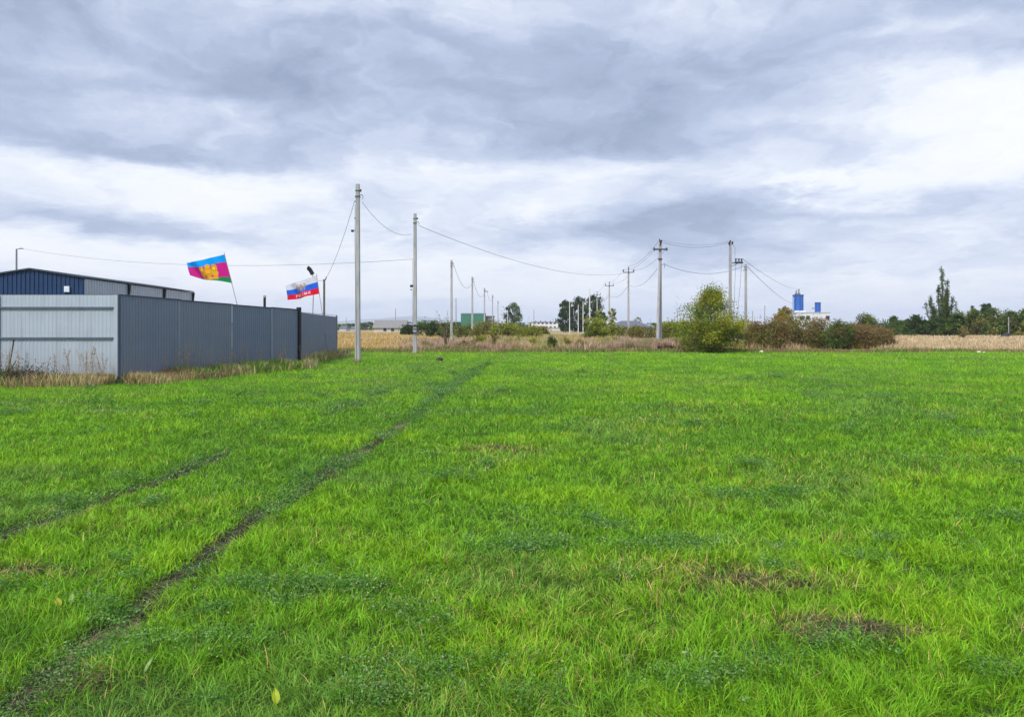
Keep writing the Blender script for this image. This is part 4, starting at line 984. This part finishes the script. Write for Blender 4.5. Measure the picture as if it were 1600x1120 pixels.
# right hand wood
def poplar():
    D = 130; x, y, _ = at(1472, D); o = empty('poplar', (x, y, 0), 'tall pointed poplar rising above the right hand wood', 'poplar'); mb = MB(); P = []; K = []
    px1 = 1 / F * D
    for sx, top, wd, n, dark in ((0, 424, 5, 1050, 1), (8, 435, 3.5, 500, 1), (9, 452, 4.5, 900, 0), (-6, 447, 4, 700, 0), (-17, 467, 6, 700, 0), (-25, 474, 4, 260, 0), (16, 466, 5, 420, 0), (22, 475, 4, 220, 0), (3, 464, 11, 900, 0), (-12, 484, 11, 1100, 1), (10, 484, 10, 1000, 1)):
        H = hgt(top, D); X = sx * px1; z0 = .9
        mb.tube([(X * .1, 0, 0), (X * .35, 0, H * .25), (X * .9, 0, H * .6), (X, 0, H * .98)], [.17, .14, .08, .02], 6)
        nb = max(8, n // 60)
        for k in range(nb):
            t = (k + random.random()) / nb; z = H * (.24 + .76 * t); xc = X * min(1, .35 + t * .9); r = wd * px1 * (1.15 - .75 * t) * random.uniform(.5, 1.1); a = random.random() * 6.3
            m = n // nb; f = rng.random(m); c = np.array((xc, 0, z)); e = np.array((xc + math.cos(a) * r, math.sin(a) * r, z + r * 1.1 + .2))
            q = c * (1 - f[:, None]) + e * f[:, None] + rng.normal(size=(m, 3)) * np.array((.17, .17, .3)); P.append(q)
            K.append(jitcol(random.choice(DG[:2] + MG) if not dark else random.choice(DG + MG[:1]), m, .3))
            mb.tube([tuple(c), tuple(e)], [.035, .012], 4, cap=False)
    P = np.concatenate(P); V, T, C = leaves(P, np.full(len(P), .25), np.concatenate(K)); link('crown', np_mesh('crown', V, T, C), M_LEAF, o); mb.build('trunk', M_BARK, o)
poplar()
tree('tree', 'small dark round topped tree standing above the right hand wood', 'tree', 1541, 165, 20, 475, DG, 1500, .4, 'round', base=.55, limbs=16)
tree('tree', 'thin tree top sticking up left of the dark round topped tree', 'tree', 1519, 170, 8, 477, DG + MG, 500, .35, 'cone', base=.3, limbs=14)
GW = 'bushy trees of the right hand wood'
for a, D, w, t, c, lab in (
    (1353, 140, 46, 494, MG + OLIVE, 'rounded grey green tree behind the right end of the rusty thicket'), (1396, 150, 22, 496, DG + MG, 'small dark tree just right of the tiny pale house'),
    (1410, 145, 26, 503, MG, 'low green bush left of the big dark bushes'), (1432, 125, 46, 496, DG, 'dark rounded bush at the left foot of the poplar'),
    (1462, 124, 46, 498, DG + MG[:1], 'dark bush directly in front of the poplar'), (1497, 122, 40, 491, MG + DG, 'mid green bush at the right foot of the poplar'),
    (1522, 120, 50, 487, OLIVE + MG, 'olive spreading tree right of the poplar'), (1552, 128, 46, 484, MG + OLIVE, 'green bushy tree under the dark round topped tree'),
    (1578, 122, 40, 488, DG + MG, 'dark green tree left of the photo edge'), (1604, 120, 48, 485, MG + OLIVE, 'light green tree cut by the right edge of the photo'),
    (1645, 124, 60, 482, MG, 'green tree just outside the right edge of the view'), (1700, 126, 60, 486, DG + MG, 'dark tree well outside the right edge of the view')):
    tree('tree', lab, 'tree', a, D, w, t, c, 3400, .34, 'bush', group=GW, base=.03, limbs=24)
for a, D, w, t, c, lab in (
    (668, 54, 26, 536, OLIVE + RUST[:1], 'low olive scrub just right of the second pole foot'), (728, 53, 44, 533, RUST[:2] + TAN[:1], 'low brown scrub between the third and fourth poles'),
    (752, 56, 30, 524, OLIVE + YG, 'yellow green scrub left of the lone brown twiggy shrub'), (800, 54, 40, 528, OLIVE + RUST[:2], 'brown and olive scrub right of the lone brown twiggy shrub'),
    (836, 56, 34, 527, YG + OLIVE, 'yellowish scrub left of the small dark green shrub'), (884, 55, 26, 530, OLIVE + TAN[:1], 'pale olive scrub right of the small dark green shrub'),
    (948, 58, 44, 526, YG + OLIVE, 'bright scrub at the left end of the reddish dead grass'), (1006, 54, 34, 535, RUST[:2] + TAN[:2], 'low tan brown scrub left of the strutted pole foot'),
    (1064, 54, 34, 530, MG + OLIVE, 'mid green scrub left of the big yellow green bush foot')):
    B('scrub', lab, 'scrub', a, D, w, t, 1500, .085, c, 'low scrub at the far field edge', stems=18, tops=1)
B('bush', 'small grey brown bush alone in the pale dry meadow', 'bush', 1504, 100, 16, 511, 900, .2, OLIVE + RUST[:1], stems=16)
# far tree lines that read as one mass
def treeline(label, px0, px1, D, t0, t1, cols, n, size):
    px = px0 + (px1 - px0) * rng.random(n); x = (px - 800) / F * D; top = hgt(t0, D) + (hgt(t1, D) - hgt(t0, D)) * fbm(x, x * 0, 9, int(px0)) 
    z = top * rng.random(n) ** .8; y = D + rng.normal(size=n) * 4
    k = (fbm(x, z * 2, 4, 9) > .3); P = np.stack([x, y, z], 1)[k]
    cc = np.array(cols)[(vn(P[:, 0], P[:, 2], 5, 4) * len(cols) * .999).astype(int)] * (.7 + .6 * rng.random((len(P), 1)))
    V, T, C = leaves(P, np.full(len(P), size), cc); o = link('tree_line', np_mesh('tree_line', V, T, C), M_LEAF)
    tag(o, label, 'tree line', kind='stuff')
treeline('distant low dark tree line on the horizon at the left, behind the cream house', 430, 725, 420, 509, 501, DG + MG, 9000, 1.1)
treeline('distant low tree line on the horizon behind the white building', 770, 1010, 480, 511, 503, DG + MG, 7000, 1.2)
treeline('distant low tree line behind the big bush and the silos', 1010, 1420, 330, 510, 502, MG + DG, 9000, 1.0)
treeline('dark green wood edge behind the right hand bushy trees', 1400, 1850, 138, 505, 492, DG, 14000, .5)  # leaf colours taken from the dark greens only
treeline('far left tree line hidden mostly by the fence', -200, 430, 400, 508, 503, DG, 3000, 1.2)

# ------------------------------------------------------------ small things in the field
def leafthing(name, label, cat, px, py, L_, wid, colr, rz, tilt):
    D = EYE * F / (py - HZ); x, y, _ = at(px, D); o = empty(name, (x, y, float(gz(np.array([x]), np.array([y]))[0])), label, cat, None, rz)
    m = mat(name + '_' + str(px), colr, rough=.5, trans=.35, var=.25, scale=30); mb = MB(); n = 8
    for i in range(n + 1):
        t = i / n; ww = wid * math.sin(math.pi * min(1, t * .9 + .08)) ** .8 * .5; z = .04 + L_ * t * math.cos(tilt); yy = L_ * t * math.sin(tilt) + .02 * t * t
        mb.v += [(-ww, yy, z + .004), (0, yy + .006, z), (ww, yy, z + .004)]
    for i in range(n): mb.f += [(3 * i, 3 * i + 1, 3 * i + 4, 3 * i + 3), (3 * i + 1, 3 * i + 2, 3 * i + 5, 3 * i + 4)]
    mb.build('leaf_blade', m, o); MB().tube([(0, 0, 0), (0, 0, .05)], .003, 5).build('leaf_stalk', m, o)
leafthing('upright_leaf', 'yellow green leaf standing up in the grass at the bottom edge', 'leaf', 432, 1112, .06, .034, (.42, .50, .03), .5, .3)
leafthing('upright_leaf', 'pale green pointed leaf standing in the grass beside the wheel track', 'leaf', 226, 1066, .06, .02, (.30, .45, .16), -.4, .5)
leafthing('upright_leaf', 'pale green leaf in the grass left of the wheel track', 'leaf', 110, 955, .07, .028, (.33, .48, .12), .2, .2)
leafthing('upright_leaf', 'yellow leaf beside the pale one left of the wheel track', 'leaf', 93, 957, .05, .04, (.42, .42, .03), .9, .6)
def stone(label, px, D, r, colr, py=None):
    import bmesh
    bm = bmesh.new(); bmesh.ops.create_icosphere(bm, subdivisions=3, radius=r)
    for v in bm.verts: v.co *= 1 + .25 * (random.random() - .5) + .2 * math.sin(v.co.x / r * 3); v.co.z *= .6
    me = bpy.data.meshes.new('stone'); bm.to_mesh(me); bm.free(); x, y, _ = at(px, D)
    o = link('stone', me, mat('stone_' + str(px), colr, var=.2, scale=20), loc=(x, y, r * .35)); tag(o, label, 'stone')
stone('white stone in the grass at the bottom right', 1163, EYE * F / (1098 - HZ), .03, (.62, .64, .62))
stone('left white stone at the far right edge of the field', 1529, 48.5, .13, (.6, .58, .52))
stone('right white stone at the far right edge of the field', 1537, 48.3, .09, (.6, .58, .52))
stone('pale stone at the field edge under the rusty thicket', 1189, 49, .14, (.6, .58, .52))
stone('dark clod of earth in the grass right of the second pole', 686, 37, .19, (.03, .03, .025))
# dark bag lying at the wood edge
bg = empty('dark_heap', at(1574, 103), 'small black heap lying at the foot of the far right trees', 'heap')
mb = MB(); mb.tube([(-1.0, 0, .1), (-.6, 0, .4), (0, 0, .55), (.5, 0, .4), (1.2, 0, .1)], [.1, .35, .4, .3, .1], 9); mb.build('heap_body', P_BLACK, bg)

# ------------------------------------------------------------ distant mountains and the air
def hills():
    mb = MB(); n = 160; xs = np.linspace(-5200, 5200, n); D = 9000
    pk = lambda px: 14 * math.exp(-((px - 655) / 50) ** 2) + 8 * math.exp(-((px - 590) / 60) ** 2) + 7 * math.exp(-((px - 740) / 50) ** 2) + 6 * math.exp(-((px - 450) / 120) ** 2) + 3
    for i, X in enumerate(xs):
        px = 800 + F * X / D; h = (.8 * pk(px) + 2 * float(vn(np.array([X]), np.array([0.]), 180, 3)[0])) / F * D
        mb.v += [(X, D - 900, -5), (X, D - 300, h * .55 + 10), (X, D, h + EYE), (X, D + 900, -5)]
    for i in range(n - 1):
        for k in range(3): mb.f.append((4 * i + k, 4 * i + 4 + k, 4 * i + 5 + k, 4 * i + 1 + k))
    tag(mb.build('hills', mat('hill', (.05, .065, .055), rough=1, scale=.004)), kind='structure')
hills()
def haze():
    M = bpy.data.materials.new('haze'); M.use_nodes = True; N = M.node_tree.nodes; N.clear()
    v = N.new('ShaderNodeVolumePrincipled'); v.inputs['Color'].default_value = (.86, .91, 1.0, 1); v.inputs['Density'].default_value = 1.6e-4
    o = N.new('ShaderNodeOutputMaterial'); M.node_tree.links.new(v.outputs[0], o.inputs['Volume'])
    b = MB().box(-9300, 9300, -250, 12300, -6.5, 260).build('haze', M); tag(b, 'faint haze in the air over the whole plain', 'haze', kind='stuff')
haze()
